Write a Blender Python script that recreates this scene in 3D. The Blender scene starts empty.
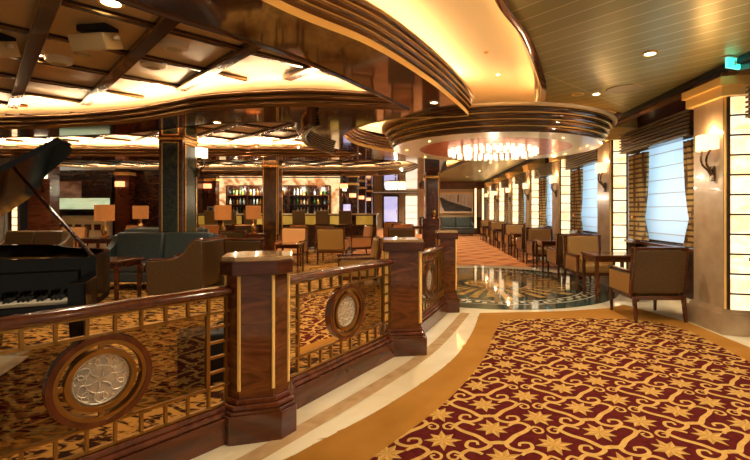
import bpy, math, random
from math import sin, cos, pi, sqrt, atan2, radians
from mathutils import Vector, Matrix
from mathutils.geometry import tessellate_polygon
random.seed(7)
col = bpy.context.scene.collection
EYE = 1.35
F = 435.0

# ------------------------------------------------------------------ materials
def newmat(name):
    m = bpy.data.materials.new(name); m.use_nodes = True
    nt = m.node_tree; b = nt.nodes['Principled BSDF']
    return m, nt, b
def P(name, c, rough=.5, metal=0, coat=0, c2=None, scale=(4, 4, 4), detail=3, bump=0, lo=.35, hi=.65, dist=0, trans=0, spec=.5, alpha=1):
    m, nt, b = newmat(name)
    b.inputs['Base Color'].default_value = (*c, 1)
    b.inputs['Roughness'].default_value = rough
    b.inputs['Metallic'].default_value = metal
    b.inputs['Coat Weight'].default_value = coat
    b.inputs['Coat Roughness'].default_value = .05
    b.inputs['Specular IOR Level'].default_value = spec
    b.inputs['Transmission Weight'].default_value = trans
    b.inputs['Alpha'].default_value = alpha
    if c2 or bump:
        tc = nt.nodes.new('ShaderNodeTexCoord'); mp = nt.nodes.new('ShaderNodeMapping')
        mp.inputs['Scale'].default_value = scale
        nt.links.new(tc.outputs['Object'], mp.inputs['Vector'])
        n = nt.nodes.new('ShaderNodeTexNoise'); n.inputs['Scale'].default_value = 1
        n.inputs['Detail'].default_value = detail; n.inputs['Distortion'].default_value = dist
        nt.links.new(mp.outputs['Vector'], n.inputs['Vector'])
        if c2:
            r = nt.nodes.new('ShaderNodeValToRGB')
            r.color_ramp.elements[0].position = lo; r.color_ramp.elements[0].color = (*c, 1)
            r.color_ramp.elements[1].position = hi; r.color_ramp.elements[1].color = (*c2, 1)
            nt.links.new(n.outputs['Fac'], r.inputs['Fac']); nt.links.new(r.outputs['Color'], b.inputs['Base Color'])
        if bump:
            bp = nt.nodes.new('ShaderNodeBump'); bp.inputs['Strength'].default_value = bump; bp.inputs['Distance'].default_value = .01
            nt.links.new(n.outputs['Fac'], bp.inputs['Height']); nt.links.new(bp.outputs['Normal'], b.inputs['Normal'])
    return m
def E(name, c, s, c2=None, scale=(3, 3, 3), base=(.8, .8, .8)):
    m, nt, b = newmat(name)
    b.inputs['Base Color'].default_value = (*base, 1)
    b.inputs['Emission Color'].default_value = (*c, 1); b.inputs['Emission Strength'].default_value = s
    b.inputs['Roughness'].default_value = .3
    if c2:
        tc = nt.nodes.new('ShaderNodeTexCoord'); mp = nt.nodes.new('ShaderNodeMapping'); mp.inputs['Scale'].default_value = scale
        n = nt.nodes.new('ShaderNodeTexNoise'); n.inputs['Scale'].default_value = 1; n.inputs['Detail'].default_value = 5; n.inputs['Distortion'].default_value = 1.5
        r = nt.nodes.new('ShaderNodeValToRGB'); r.color_ramp.elements[0].position = .42; r.color_ramp.elements[1].position = .6
        r.color_ramp.elements[0].color = (*c, 1); r.color_ramp.elements[1].color = (*c2, 1)
        nt.links.new(tc.outputs['Object'], mp.inputs['Vector']); nt.links.new(mp.outputs['Vector'], n.inputs['Vector'])
        nt.links.new(n.outputs['Fac'], r.inputs['Fac']); nt.links.new(r.outputs['Color'], b.inputs['Emission Color'])
    return m
M = {}
M['wood'] = P('mahogany', (.060, .015, .005), .16, coat=.4, c2=(.12, .032, .010), scale=(3, 3, 14), detail=4, dist=.6)
M['wood_h'] = P('mahogany_rail', (.085, .018, .007), .15, coat=.6, c2=(.15, .035, .011), scale=(14, 3, 3), detail=4, dist=.6)
M['burl'] = P('burl_mahogany', (.085, .022, .007), .14, coat=.5, c2=(.20, .062, .018), scale=(3, 3, 11), detail=6, dist=2.0)
M['dwood'] = P('dark_walnut', (.030, .010, .005), .25, coat=.3, c2=(.055, .018, .008), scale=(5, 5, 20))
M['soffit'] = P('lacquered_soffit', (.055, .020, .009), .10, coat=1, c2=(.105, .038, .017), scale=(2.5, 2.5, 2.5), detail=5, dist=.8)
M['band'] = P('bronze_lacquer_band', (.16, .068, .022), .15, coat=.8, metal=.45)
M['band_d'] = P('dark_lacquer_band', (.085, .034, .012), .13, coat=.8, metal=.35)
M['gold'] = P('brass', (.75, .43, .12), .26, metal=1)
M['goldp'] = P('gold_paint', (1.0, .66, .20), .42, metal=.0, coat=.2)
M['brass_d'] = P('antique_brass', (.42, .24, .07), .32, metal=1)
M['olive'] = None
M['cream_ceil'] = P('cream_plaster', (.92, .77, .54), .6)
M['ring_soffit'] = P('ivory_lacquer', (.92, .80, .52), .3, coat=.1)
M['copper'] = P('copper_leaf', (.55, .12, .05), .3, metal=.5, c2=(.75, .22, .09), scale=(9, 9, 2))
M['grid'] = P('beige_ceiling_panel', (.56, .41, .22), .45)
M['beam'] = P('dark_beam', (.045, .014, .007), .25, coat=.5)
M['marble'] = P('cream_marble', (.80, .69, .46), .07, coat=.4, c2=(.90, .82, .62), scale=(1.6, 1.6, 1.6), detail=6, dist=1.2)
M['taupe'] = P('taupe_stone', (.36, .255, .15), .22, coat=.3, c2=(.46, .34, .21), scale=(5, 5, 5), detail=8)
M['green'] = P('green_marble', (.012, .018, .006), .2, coat=.0, c2=(.038, .052, .020), scale=(5, 5, 5), detail=8, dist=1.5)
M['gfloor'] = P('dark_green_marble', (.018, .040, .034), .07, coat=.4, c2=(.06, .10, .08), scale=(4, 4, 4), detail=8, dist=1.5)
M['gmfloor'] = P('ochre_marble', (.44, .25, .06), .08, coat=.4, c2=(.62, .40, .13), scale=(5, 5, 5), detail=6)
M['tan'] = P('pale_onyx_top', (.50, .32, .15), .12, coat=.6, c2=(.64, .44, .23), scale=(6, 6, 6), detail=6, dist=1)
M['orange'] = P('amber_carpet', (.32, .142, .020), .95, c2=(.39, .18, .032), scale=(2, 2, 2), bump=.3, detail=8, spec=.1)
M['red'] = P('crimson_carpet', (.070, .008, .008), .98, c2=(.10, .012, .010), scale=(30, 30, 30), spec=.05)
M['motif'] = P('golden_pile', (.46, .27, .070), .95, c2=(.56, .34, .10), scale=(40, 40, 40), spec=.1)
M['motif_d'] = P('deep_golden_pile', (.36, .19, .042), .95, c2=(.43, .24, .062), scale=(40, 40, 40), spec=.1)  # deeper gold for one half of each star point
M['lcarpet'] = P('wavy_carpet', (.045, .013, .006), .97, c2=(.58, .29, .06), scale=(8, 15, 5), detail=2, lo=.44, hi=.54, dist=1.3, spec=.1)
M['fab'] = P('ochre_leather', (.34, .18, .040), .42, c2=(.39, .21, .050), scale=(60, 60, 60), bump=.05)
M['fab_o'] = P('apricot_fabric', (.55, .25, .075), .7, c2=(.62, .29, .09), scale=(60, 60, 60))
M['fab_b'] = P('brown_leather', (.095, .052, .017), .4, c2=(.12, .066, .021), scale=(40, 40, 40))
M['fab_s'] = P('slate_leather', (.038, .050, .047), .4, c2=(.050, .066, .062), scale=(30, 30, 30))
M['black'] = P('piano_black', (.003, .003, .003), .08, spec=.35)
M['ivory'] = P('ivory_key', (.82, .76, .62), .2)
M['matte'] = P('matte_black', (.01, .01, .01), .5)
M['white'] = P('white_plastic', (.75, .68, .52), .45)
M['cream'] = P('cream_enamel', (.70, .50, .22), .4)
M['bronze_col'] = P('polished_bronze_wood', (.09, .040, .012), .12, metal=.5, coat=.6, c2=(.20, .10, .032), scale=(4, 4, 2))
M['paper'] = P('white_paper', (.85, .82, .75), .7)
M['silver'] = P('etched_silver', (.70, .66, .58), .35, metal=.6)
M['steel'] = P('bronze_bracket', (.16, .11, .07), .25, metal=1)
M['beige_w'] = P('beige_wall', (.60, .42, .22), .5)
M['valance'] = P('slatted_bronze', (.20, .14, .06), .35, metal=.4)
M['spk'] = P('speaker_mesh', (.48, .40, .22), .5)
M['lampshade'] = None
M['em_cove'] = E('cove_light', (1, .70, .40), 75)
M['em_trough'] = E('trough_light', (1, .60, .25), 25)
M['em_down'] = E('downlight_bulb', (1, .86, .62), 25)
M['em_panel'] = E('onyx_light_panel', (1, .86, .56), .95, c2=(1, .62, .24), scale=(4, 4, 7))
M['em_crys'] = E('lit_crystal', (1, .78, .48), 1.25)
M['em_shade'] = E('lit_shade', (1, .60, .30), 1.5, base=(.8, .6, .4))
M['em_shade_r'] = E('lit_shade_red', (1, .36, .14), 1.6, base=(.8, .6, .4))
M['em_onyx'] = E('backlit_onyx', (1, .70, .34), .85, c2=(.50, .15, .03), scale=(2.2, 2.2, 2.2), base=(.3, .2, .1))
M['em_bar'] = E('bar_front_glow', (.85, .48, .08), .40, c2=(.50, .27, .03), scale=(1.2, 3, 1), base=(.15, .09, .02))
M['em_door'] = E('lit_door_glass', (.42, .48, 1), .6, c2=(.75, .70, .9), scale=(2, 2, 3))
M['em_shop'] = E('lit_showcase', (1, .82, .60), .85)
M['em_art'] = E('aquarium_glow', (.35, .52, .22), .5, c2=(.85, 1, .65), scale=(3, 3, 14))
M['em_sign'] = E('exit_green', (.02, .75, .55), 1.4)
M['sconce_w'] = E('white_lit_shade', (1, .80, .52), 1.6)
M['photo_l'] = P('pale_photo_print', (.62, .55, .47), .4, c2=(.75, .68, .60), scale=(2, 2, 2))
M['photo_d'] = P('dark_photo_print', (.03, .028, .03), .4, c2=(.07, .065, .065), scale=(5, 5, 5))
M['art_p'] = P('violet_picture', (.30, .20, .22), .3, c2=(.80, .68, .70), scale=(2, 2, 3), detail=4, lo=.45, hi=.6)
M['curt_g'] = P('grey_drape', (.28, .24, .19), .8, c2=(.36, .31, .25), scale=(20, 20, 1))

def shade_mat():
    m, nt, b = newmat('amber_lampshade')
    b.inputs['Base Color'].default_value = (.15, .048, .008, 1); b.inputs['Roughness'].default_value = .8
    b.inputs['Specular IOR Level'].default_value = .05; b.inputs['Emission Color'].default_value = (1, .30, .06, 1); b.inputs['Emission Strength'].default_value = .24
    return m
M['lampshade'] = shade_mat()

def glass_mat(name, tint, mixf, rough=.02):
    m = bpy.data.materials.new(name); m.use_nodes = True; nt = m.node_tree; nt.nodes.clear()
    o = nt.nodes.new('ShaderNodeOutputMaterial'); t = nt.nodes.new('ShaderNodeBsdfTransparent'); g = nt.nodes.new('ShaderNodeBsdfGlossy')
    t.inputs['Color'].default_value = (*tint, 1); g.inputs['Roughness'].default_value = rough; g.inputs['Color'].default_value = (1, .9, .75, 1)
    fr = nt.nodes.new('ShaderNodeFresnel'); fr.inputs['IOR'].default_value = 1.5
    ad = nt.nodes.new('ShaderNodeMath'); ad.operation = 'MULTIPLY_ADD'; ad.inputs[1].default_value = 1.0; ad.inputs[2].default_value = mixf
    nt.links.new(fr.outputs[0], ad.inputs[0])
    mx = nt.nodes.new('ShaderNodeMixShader'); nt.links.new(ad.outputs[0], mx.inputs[0]); nt.links.new(t.outputs[0], mx.inputs[1]); nt.links.new(g.outputs[0], mx.inputs[2])
    nt.links.new(mx.outputs[0], o.inputs[0]); return m
M['glass'] = glass_mat('railing_glass', (.30, .24, .17), .10)
M['clear'] = glass_mat('window_glass', (.95, .97, 1), .0)
def blind_mat():
    m = bpy.data.materials.new('screen_blind'); m.use_nodes = True; nt = m.node_tree; nt.nodes.clear()
    o = nt.nodes.new('ShaderNodeOutputMaterial'); d = nt.nodes.new('ShaderNodeBsdfDiffuse'); t = nt.nodes.new('ShaderNodeBsdfTranslucent')
    d.inputs[0].default_value = (.80, .82, .82, 1); t.inputs[0].default_value = (.72, .86, .95, 1)
    mx = nt.nodes.new('ShaderNodeMixShader'); mx.inputs[0].default_value = .6
    nt.links.new(d.outputs[0], mx.inputs[1]); nt.links.new(t.outputs[0], mx.inputs[2]); nt.links.new(mx.outputs[0], o.inputs[0]); return m
M['blind'] = blind_mat()
def stripe_mat(name, c1, c2, axis, freq, thr=.5, rough=.7, c3=None, axis3='X', freq3=1, metal=0, coat=0, rot=0, soft=.05):
    m, nt, b = newmat(name)
    b.inputs['Roughness'].default_value = rough; b.inputs['Metallic'].default_value = metal; b.inputs['Coat Weight'].default_value = coat
    tc = nt.nodes.new('ShaderNodeTexCoord'); mp = nt.nodes.new('ShaderNodeMapping'); mp.inputs['Rotation'].default_value = (0, 0, rot)
    nt.links.new(tc.outputs['Object'], mp.inputs['Vector'])
    sp = nt.nodes.new('ShaderNodeSeparateXYZ'); nt.links.new(mp.outputs['Vector'], sp.inputs[0])
    def band(ax, fr, a, bcol, th):
        mu = nt.nodes.new('ShaderNodeMath'); mu.operation = 'MULTIPLY'; mu.inputs[1].default_value = fr
        nt.links.new(sp.outputs[ax], mu.inputs[0])
        fc = nt.nodes.new('ShaderNodeMath'); fc.operation = 'PINGPONG'; fc.inputs[1].default_value = 1
        nt.links.new(mu.outputs[0], fc.inputs[0])
        r = nt.nodes.new('ShaderNodeValToRGB'); r.color_ramp.elements[0].position = th; r.color_ramp.elements[1].position = min(1, th + soft)
        nt.links.new(fc.outputs[0], r.inputs['Fac'])
        return r
    r = band(axis, freq, c1, c2, thr)
    mx = nt.nodes.new('ShaderNodeMix'); mx.data_type = 'RGBA'
    nt.links.new(r.outputs['Color'], mx.inputs['Factor']); mx.inputs['A'].default_value = (*c1, 1); mx.inputs['B'].default_value = (*c2, 1)
    out = mx.outputs['Result']
    if c3:
        r3 = band(axis3, freq3, 0, 0, .7)
        m3 = nt.nodes.new('ShaderNodeMix'); m3.data_type = 'RGBA'
        nt.links.new(r3.outputs['Color'], m3.inputs['Factor']); nt.links.new(out, m3.inputs['A']); m3.inputs['B'].default_value = (*c3, 1)
        out = m3.outputs['Result']
    nt.links.new(out, b.inputs['Base Color']); return m
M['curtain'] = stripe_mat('striped_drape', (.62, .42, .15), (.13, .07, .028), 'Z', 25, .5, soft=.25, c3=(.16, .085, .032), axis3='Y', freq3=14)
M['runner'] = stripe_mat('orange_runner', (.60, .235, .07), (.40, .125, .034), 'X', 3.2, .55, .95, c3=(.70, .34, .13), axis3='Y', freq3=2.4, rot=radians(38), soft=.2)
def olive_mat():
    m, nt, b = newmat('olive_metal_planks')
    b.inputs['Roughness'].default_value = .36; b.inputs['Metallic'].default_value = .55
    tc = nt.nodes.new('ShaderNodeTexCoord'); mp = nt.nodes.new('ShaderNodeMapping'); mp.inputs['Rotation'].default_value = (0, 0, radians(47))
    mp.inputs['Location'].default_value = (.35, .05, 0)
    nt.links.new(tc.outputs['Object'], mp.inputs['Vector'])
    br = nt.nodes.new('ShaderNodeTexBrick'); br.offset = 0; br.inputs['Scale'].default_value = 1
    br.inputs['Brick Width'].default_value = 2.3; br.inputs['Row Height'].default_value = .2; br.inputs['Mortar Size'].default_value = .006; br.inputs['Mortar Smooth'].default_value = .2
    br.inputs['Color1'].default_value = (.40, .36, .135, 1); br.inputs['Color2'].default_value = (.47, .43, .175, 1); br.inputs['Mortar'].default_value = (.85, .78, .42, 1)
    nt.links.new(mp.outputs['Vector'], br.inputs['Vector']); nt.links.new(br.outputs['Color'], b.inputs['Base Color']); return m
M['olive'] = olive_mat()

# ------------------------------------------------------------------ mesh helpers
class MB:
    def __init__(s): s.v = []; s.f = []; s.m = []; s.T = Matrix.Identity(4)
    def add(s, vs, fs, m=0):
        o = len(s.v); s.v += [tuple(s.T @ Vector(p)) for p in vs]
        for q in fs: s.f.append([o + i for i in q]); s.m.append(m)
        return s
    def box(s, c, d, m=0, rz=0, tilt=0, ax='X'):
        R = Matrix.Translation(c) @ Matrix.Rotation(rz, 4, 'Z') @ Matrix.Rotation(tilt, 4, ax)
        x, y, z = d[0] / 2, d[1] / 2, d[2] / 2
        vs = [tuple(R @ Vector(p)) for p in [(-x, -y, -z), (x, -y, -z), (x, y, -z), (-x, y, -z), (-x, -y, z), (x, -y, z), (x, y, z), (-x, y, z)]]
        return s.add(vs, [(3, 2, 1, 0), (4, 5, 6, 7), (0, 1, 5, 4), (1, 2, 6, 5), (2, 3, 7, 6), (3, 0, 4, 7)], m)
    def taper(s, c0, d0, c1, d1, m=0):
        vs = []
        for c, d in ((c0, d0), (c1, d1)):
            for sx, sy in ((-1, -1), (1, -1), (1, 1), (-1, 1)): vs.append((c[0] + sx * d[0] / 2, c[1] + sy * d[1] / 2, c[2]))
        return s.add(vs, [(3, 2, 1, 0), (4, 5, 6, 7), (0, 1, 5, 4), (1, 2, 6, 5), (2, 3, 7, 6), (3, 0, 4, 7)], m)
    def prism(s, pts, z0, z1, m=0, mt=None):
        n = len(pts); pts = [tuple(p[:2]) for p in pts]
        ar = sum(pts[i][0] * pts[(i + 1) % n][1] - pts[(i + 1) % n][0] * pts[i][1] for i in range(n))
        if ar < 0: pts = pts[::-1]
        tris = tessellate_polygon([[Vector((p[0], p[1], 0)) for p in pts]])
        vs = [(p[0], p[1], z0) for p in pts] + [(p[0], p[1], z1) for p in pts]
        up = []; dn = []
        for t in tris:
            a, b, c = [pts[i] for i in t]
            ccw = (b[0] - a[0]) * (c[1] - a[1]) - (b[1] - a[1]) * (c[0] - a[0]) > 0
            t = tuple(t) if ccw else tuple(t)[::-1]
            up.append(tuple(i + n for i in t)); dn.append(t[::-1])
        s.add(vs, [(i, (i + 1) % n, (i + 1) % n + n, i + n) for i in range(n)] + dn, m)
        k = len(s.v) - 2 * n
        for t in up: s.f.append([k + i for i in t]); s.m.append(m if mt is None else mt)
        return s
    def flat(s, loops, z, up=True, m=0):
        allp = [p for l in loops for p in l]
        tris = tessellate_polygon([[Vector((p[0], p[1], 0)) for p in l] for l in loops])
        fs = []
        for t in tris:
            a, b, c = [allp[i] for i in t]
            ccw = (b[0] - a[0]) * (c[1] - a[1]) - (b[1] - a[1]) * (c[0] - a[0]) > 0
            fs.append(tuple(t) if ccw == up else tuple(t)[::-1])
        return s.add([(p[0], p[1], z) for p in allp], fs, m)
    def tube(s, pts, r, n=8, m=0, cap=True):
        pts = [Vector(p) for p in pts]; k = len(pts); rs = r if isinstance(r, (list, tuple)) else [r] * k
        vs = []; up0 = Vector((0, 0, 1))
        for i, p in enumerate(pts):
            t = (pts[min(i + 1, k - 1)] - pts[max(i - 1, 0)]).normalized()
            u = up0 if abs(t.dot(up0)) < .95 else Vector((1, 0, 0))
            a = t.cross(u).normalized(); b = a.cross(t)
            for j in range(n):
                w = 2 * pi * j / n; q = p + rs[i] * (cos(w) * a + sin(w) * b); vs.append(tuple(q))
        fs = [(i * n + j, i * n + (j + 1) % n, (i + 1) * n + (j + 1) % n, (i + 1) * n + j) for i in range(k - 1) for j in range(n)]
        if cap: fs += [tuple(range(n))[::-1], tuple((k - 1) * n + j for j in range(n))]
        return s.add(vs, fs, m)
    def lathe(s, prof, n=24, c=(0, 0, 0), m=0, closed=False):
        vs = [(c[0] + r * cos(2 * pi * j / n), c[1] + r * sin(2 * pi * j / n), c[2] + z) for r, z in prof for j in range(n)]
        k = len(prof)
        fs = [(i * n + j, i * n + (j + 1) % n, (i + 1) * n + (j + 1) % n, (i + 1) * n + j) for i in range(k - 1) for j in range(n)]
        if not closed:
            if prof[0][0] > 1e-4: fs.append(tuple(range(n))[::-1])
            if prof[-1][0] > 1e-4: fs.append(tuple((k - 1) * n + j for j in range(n)))
        else: fs += [((k - 1) * n + j, (k - 1) * n + (j + 1) % n, (j + 1) % n, j) for j in range(n)]
        return s.add(vs, fs, m)
    def sweep(s, path, prof, closed=False, ms=0):
        n = len(path); k = len(prof); vs = []
        for i in range(n):
            a = path[(i - 1) % n] if closed or i > 0 else path[0]
            b = path[(i + 1) % n] if closed or i < n - 1 else path[-1]
            dx, dy = b[0] - a[0], b[1] - a[1]; L = sqrt(dx * dx + dy * dy) or 1
            nx, ny = -dy / L, dx / L
            for d, z in prof: vs.append((path[i][0] + nx * d, path[i][1] + ny * d, z))
        rng = n if closed else n - 1
        for j in range(k - 1):
            mm = ms[j] if isinstance(ms, (list, tuple)) else ms
            s_f = [(i * k + j, ((i + 1) % n) * k + j, ((i + 1) % n) * k + j + 1, i * k + j + 1) for i in range(rng)]
            if j == 0: s.add(vs, s_f, mm); base = len(s.v) - len(vs)
            else:
                for q in s_f: s.f.append([base + x for x in q]); s.m.append(mm)
        return s
    def build(s, name, mats, parent=None, smooth=.6, bevel=0, loc=None):
        me = bpy.data.meshes.new(name); me.from_pydata(s.v, [], s.f)
        if not isinstance(mats, (list, tuple)): mats = [mats]
        for mm in mats: me.materials.append(M[mm] if isinstance(mm, str) else mm)
        me.polygons.foreach_set('material_index', s.m)
        if smooth: me.shade_smooth(); me.set_sharp_from_angle(angle=smooth)
        me.update()
        o = bpy.data.objects.new(name, me); col.objects.link(o)
        if parent: o.parent = parent
        if loc: o.location = loc
        if bevel:
            b = o.modifiers.new('bevel', 'BEVEL'); b.width = bevel; b.segments = 2; b.limit_method = 'ANGLE'; b.angle_limit = radians(40)
        return o
def tag(o, label=None, cat=None, group=None, kind=None):
    if label: o['label'] = label
    if cat: o['category'] = cat
    if group: o['group'] = group
    if kind: o['kind'] = kind
    return o
def empty(name, loc, rz=0, label=None, cat=None, group=None, kind=None):
    o = bpy.data.objects.new(name, None); o.empty_display_size = .1; col.objects.link(o); o.location = loc; o.rotation_euler = (0, 0, rz)
    return tag(o, label, cat, group, kind)
def kids(o): return KID.get(o.name, [ch for ch in bpy.data.objects if ch.parent == o])
KID = {}
def copy_tree(o, parent=None):
    c = o.copy(); col.objects.link(c)
    if parent: c.parent = parent
    for ch in [x for x in bpy.data.objects if x.parent == o]: copy_tree(ch, c)
    return c
def dup(o, loc, rz=0, label=None, group=None, scale=None):
    c = copy_tree(o); c.location = loc; c.rotation_euler = (0, 0, rz)
    if label: c['label'] = label
    if group: c['group'] = group
    if scale: c.scale = scale
    return c
def cr(pts, n=8, closed=False):
    """Catmull-Rom through pts"""
    out = []; k = len(pts)
    for i in range(k if closed else k - 1):
        if closed: p = [pts[(i + j - 1) % k] for j in range(4)]
        else: p = [pts[max(0, i - 1)], pts[i], pts[i + 1], pts[min(k - 1, i + 2)]]
        for t in range(n):
            u = t / n
            out.append(tuple(.5 * ((2 * p[1][d]) + (-p[0][d] + p[2][d]) * u + (2 * p[0][d] - 5 * p[1][d] + 4 * p[2][d] - p[3][d]) * u * u + (-p[0][d] + 3 * p[1][d] - 3 * p[2][d] + p[3][d]) * u ** 3) for d in range(len(pts[0]))))
    if not closed: out.append(tuple(pts[-1]))
    return out
def inside(p, poly):
    x, y = p; c = False; n = len(poly); j = n - 1
    for i in range(n):
        xi, yi = poly[i][:2]; xj, yj = poly[j][:2]
        if (yi > y) != (yj > y) and x < (xj - xi) * (y - yi) / (yj - yi) + xi: c = not c
        j = i
    return c
def arc(cx, cy, r, a0, a1, n=24):
    return [(cx + r * cos(radians(a0 + (a1 - a0) * i / n)), cy + r * sin(radians(a0 + (a1 - a0) * i / n))) for i in range(n + 1)]
CX, CY = 1.5, 8.0
def lamp(kind, loc, power, color=(1, .78, .5), size=.1, rot=None, spot=120, blend=.6, name='lamp', sy=None, soft=None):
    l = bpy.data.lights.new(name, kind); l.energy = power; l.color = color
    if kind == 'AREA':
        l.size = size
        if sy: l.shape = 'RECTANGLE'; l.size_y = sy
    else: l.shadow_soft_size = size
    if kind == 'SPOT': l.spot_size = radians(spot); l.spot_blend = blend
    o = bpy.data.objects.new(name, l); col.objects.link(o); o.location = loc
    if rot: o.rotation_euler = rot
    return o
# ------------------------------------------------------------------ floor
b = MB(); b.prism([(-13.5, -.5), (5.2, -.5), (5.2, 34), (-13.5, 34)], -.12, 0)
tag(b.build('floor', 'marble', smooth=0), kind='structure')

b = MB().sweep(cr([(-1.62, 1.25), (-.72, 2.60), (.13, 4.08), (.70, 5.70)], 8), [(.06, .0025), (-.06, .0025)], False, 0)
b.build('floor_tan_band', 'tan', bpy.data.objects['floor'], smooth=0)  # tan strip along the marble beside the balustrade
outer_l = [(-1.9, .45), (-1.25, 1.5), (-.66, 2.35), (-.17, 2.98), (.324, 3.81), (.63, 4.66), (.88, 5.65)]
top_e = [(1.5, 5.70), (2.05, 5.76), (2.67, 5.93), (3.0, 6.15)]
outer = cr(outer_l, 6) + top_e + [(3.29, 5.2), (3.27, .45)]
inner_l = [(-1.35, .5), (-.80, 1.5), (-.216, 2.35), (.22, 3.01), (.62, 3.85), (.86, 4.62), (1.09, 5.30)]
inner = cr(inner_l, 6) + [(1.6, 5.36), (2.2, 5.38), (2.62, 5.33), (2.92, 5.2), (3.07, 4.81), (3.02, 4.2), (2.94, 3.5), (2.90, .5)]
rug = empty('carpet', (0, 0, 0), 0, 'red carpet with golden stars and scrolls and a plain amber border, filling the walkway', 'carpet')
b = MB(); b.prism(outer, 0, .008); b.flat([outer, inner], .0138); b.build('carpet_border', 'orange', rug, smooth=0)
b = MB(); b.flat([inner], .010); b.build('carpet_field', 'red', rug, smooth=0)
b = MB()
def clipquad(q, z, m):
    cxm = sum(p[0] for p in q) / len(q); cym = sum(p[1] for p in q) / len(q)
    if inside((cxm, cym), outer):
        ar = sum(q[i][0] * q[(i + 1) % len(q)][1] - q[(i + 1) % len(q)][0] * q[i][1] for i in range(len(q)))
        if ar < 0: q = q[::-1]
        b.add([(p[0], p[1], z) for p in q], [tuple(range(len(q)))], m)
rz_ = [0]
def ribbon(pts, w0, w1, z, m=0):
    rz_[0] = (rz_[0] + 1) % 37; z = z + rz_[0] * .000025
    pts = cr(pts, 6); n = len(pts)
    L = []; R = []
    for i in range(n):
        a = pts[max(0, i - 1)]; c = pts[min(n - 1, i + 1)]; dx, dy = c[0] - a[0], c[1] - a[1]; l = sqrt(dx * dx + dy * dy) or 1
        w = (w0 + (w1 - w0) * i / (n - 1)) / 2; L.append((pts[i][0] - dy / l * w, pts[i][1] + dx / l * w)); R.append((pts[i][0] + dy / l * w, pts[i][1] - dx / l * w))
    for i in range(n - 1): clipquad([L[i], R[i], R[i + 1], L[i + 1]], z, m)
def spiral(cx, cy, r0, a0, turns, sgn=1, k=.25):
    n = 12; return [(cx + r0 * (1 - (1 - k) * i / n) * cos(a0 + sgn * turns * 2 * pi * i / n), cy + r0 * (1 - (1 - k) * i / n) * sin(a0 + sgn * turns * 2 * pi * i / n)) for i in range(n + 1)]
p_ = .322
for i in range(-6, 12):
    for j in range(-14, 14):
        sx = .178 + .3165 * i; sy = 2.528 + .138 * i + .3235 * j
        if not (-1.6 < sx < 3.5 and .3 < sy < 5.8): continue
        ph = (i * 7 + j * 13) % 5 * .09
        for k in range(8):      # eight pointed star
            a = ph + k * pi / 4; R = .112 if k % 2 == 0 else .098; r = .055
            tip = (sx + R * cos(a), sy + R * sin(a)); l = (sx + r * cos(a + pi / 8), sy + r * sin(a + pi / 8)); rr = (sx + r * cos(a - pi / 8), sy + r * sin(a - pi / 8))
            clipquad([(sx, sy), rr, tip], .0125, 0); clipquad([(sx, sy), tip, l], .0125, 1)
        if i % 2 != 0:
            J = (sx, sy - p_ * .5)
            def T(u, v): return (J[0] + u * p_, J[1] + v * p_)
            for hook, curl in (([(0, 0), (.17, .01), (.36, .22), (.62, .42), (.71, .58), (.57, .72), (.42, .68), (.33, .60)], [(.14, .0), (.17, -.17), (.36, -.27), (.56, -.19), (.56, -.03), (.40, -.02), (.36, -.12)]),
                               ([(0, 0), (-.17, .0), (-.34, .22), (-.60, .42), (-.70, .60), (-.56, .75), (-.42, .71), (-.33, .63)], [(-.14, .0), (-.18, -.13), (-.38, -.24), (-.57, -.14), (-.52, .03), (-.38, .03), (-.37, -.08)])):
                ribbon([T(*q) for q in hook], .036, .020, .0115)
                ribbon([T(*q) for q in curl], .030, .016, .0115)
        # (small paired curls of the other columns are added below)
for i in range(-6, 12, 2):
    for j in range(-14, 14):
        sx = .178 + .3165 * i; sy = 2.528 + .138 * i + .3235 * j - p_ * .5
        if not (-1.6 < sx < 3.5 and .2 < sy < 5.8): continue
        for s_ in (1, -1):
            ribbon([(sx + u * p_ * s_, sy + v * p_) for u, v in ((.28, .06), (.22, .11), (.16, .13), (.06, .04), (.08, -.08), (.19, -.10), (.23, .0), (.16, .03))], .021, .012, .0115)
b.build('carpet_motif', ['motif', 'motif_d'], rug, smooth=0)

# lounge carpet left of the balustrade, runner beyond the medallion
lc = cr([(-3.4, -.5), (-2.55, .55), (-1.55, 2.1), (-1.15, 2.9), (-.45, 4.2), (-.1, 5.2), (.05, 6.2), (-.35, 8.0), (-.5, 10.0)], 5) + [(-.6, 11.2), (-2.0, 12.4), (-2.0, 14.35), (-13.4, 14.35), (-13.4, -.5)]
b = MB(); b.prism(lc, 0, .008); o = b.build('lounge_carpet', 'lcarpet', smooth=0)
tag(o, 'dark carpet with wavy golden leaf pattern under the lounge seating', 'carpet')
rn = arc(CX, CY, 2.62, 62, 130, 20) + [(-.35, 11.2), (-1.88, 12.5), (-1.88, 16), (-2.3, 17), (-2.3, 32.6), (.25, 32.6), (.25, 24.1), (3.7, 24.1), (3.45, 10.2)]
b = MB(); b.prism(rn, 0, .008); o = b.build('aisle_carpet', 'runner', smooth=0)
tag(o, 'orange aisle carpet with pale diagonal lines leading to the far sofa', 'carpet')

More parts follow.
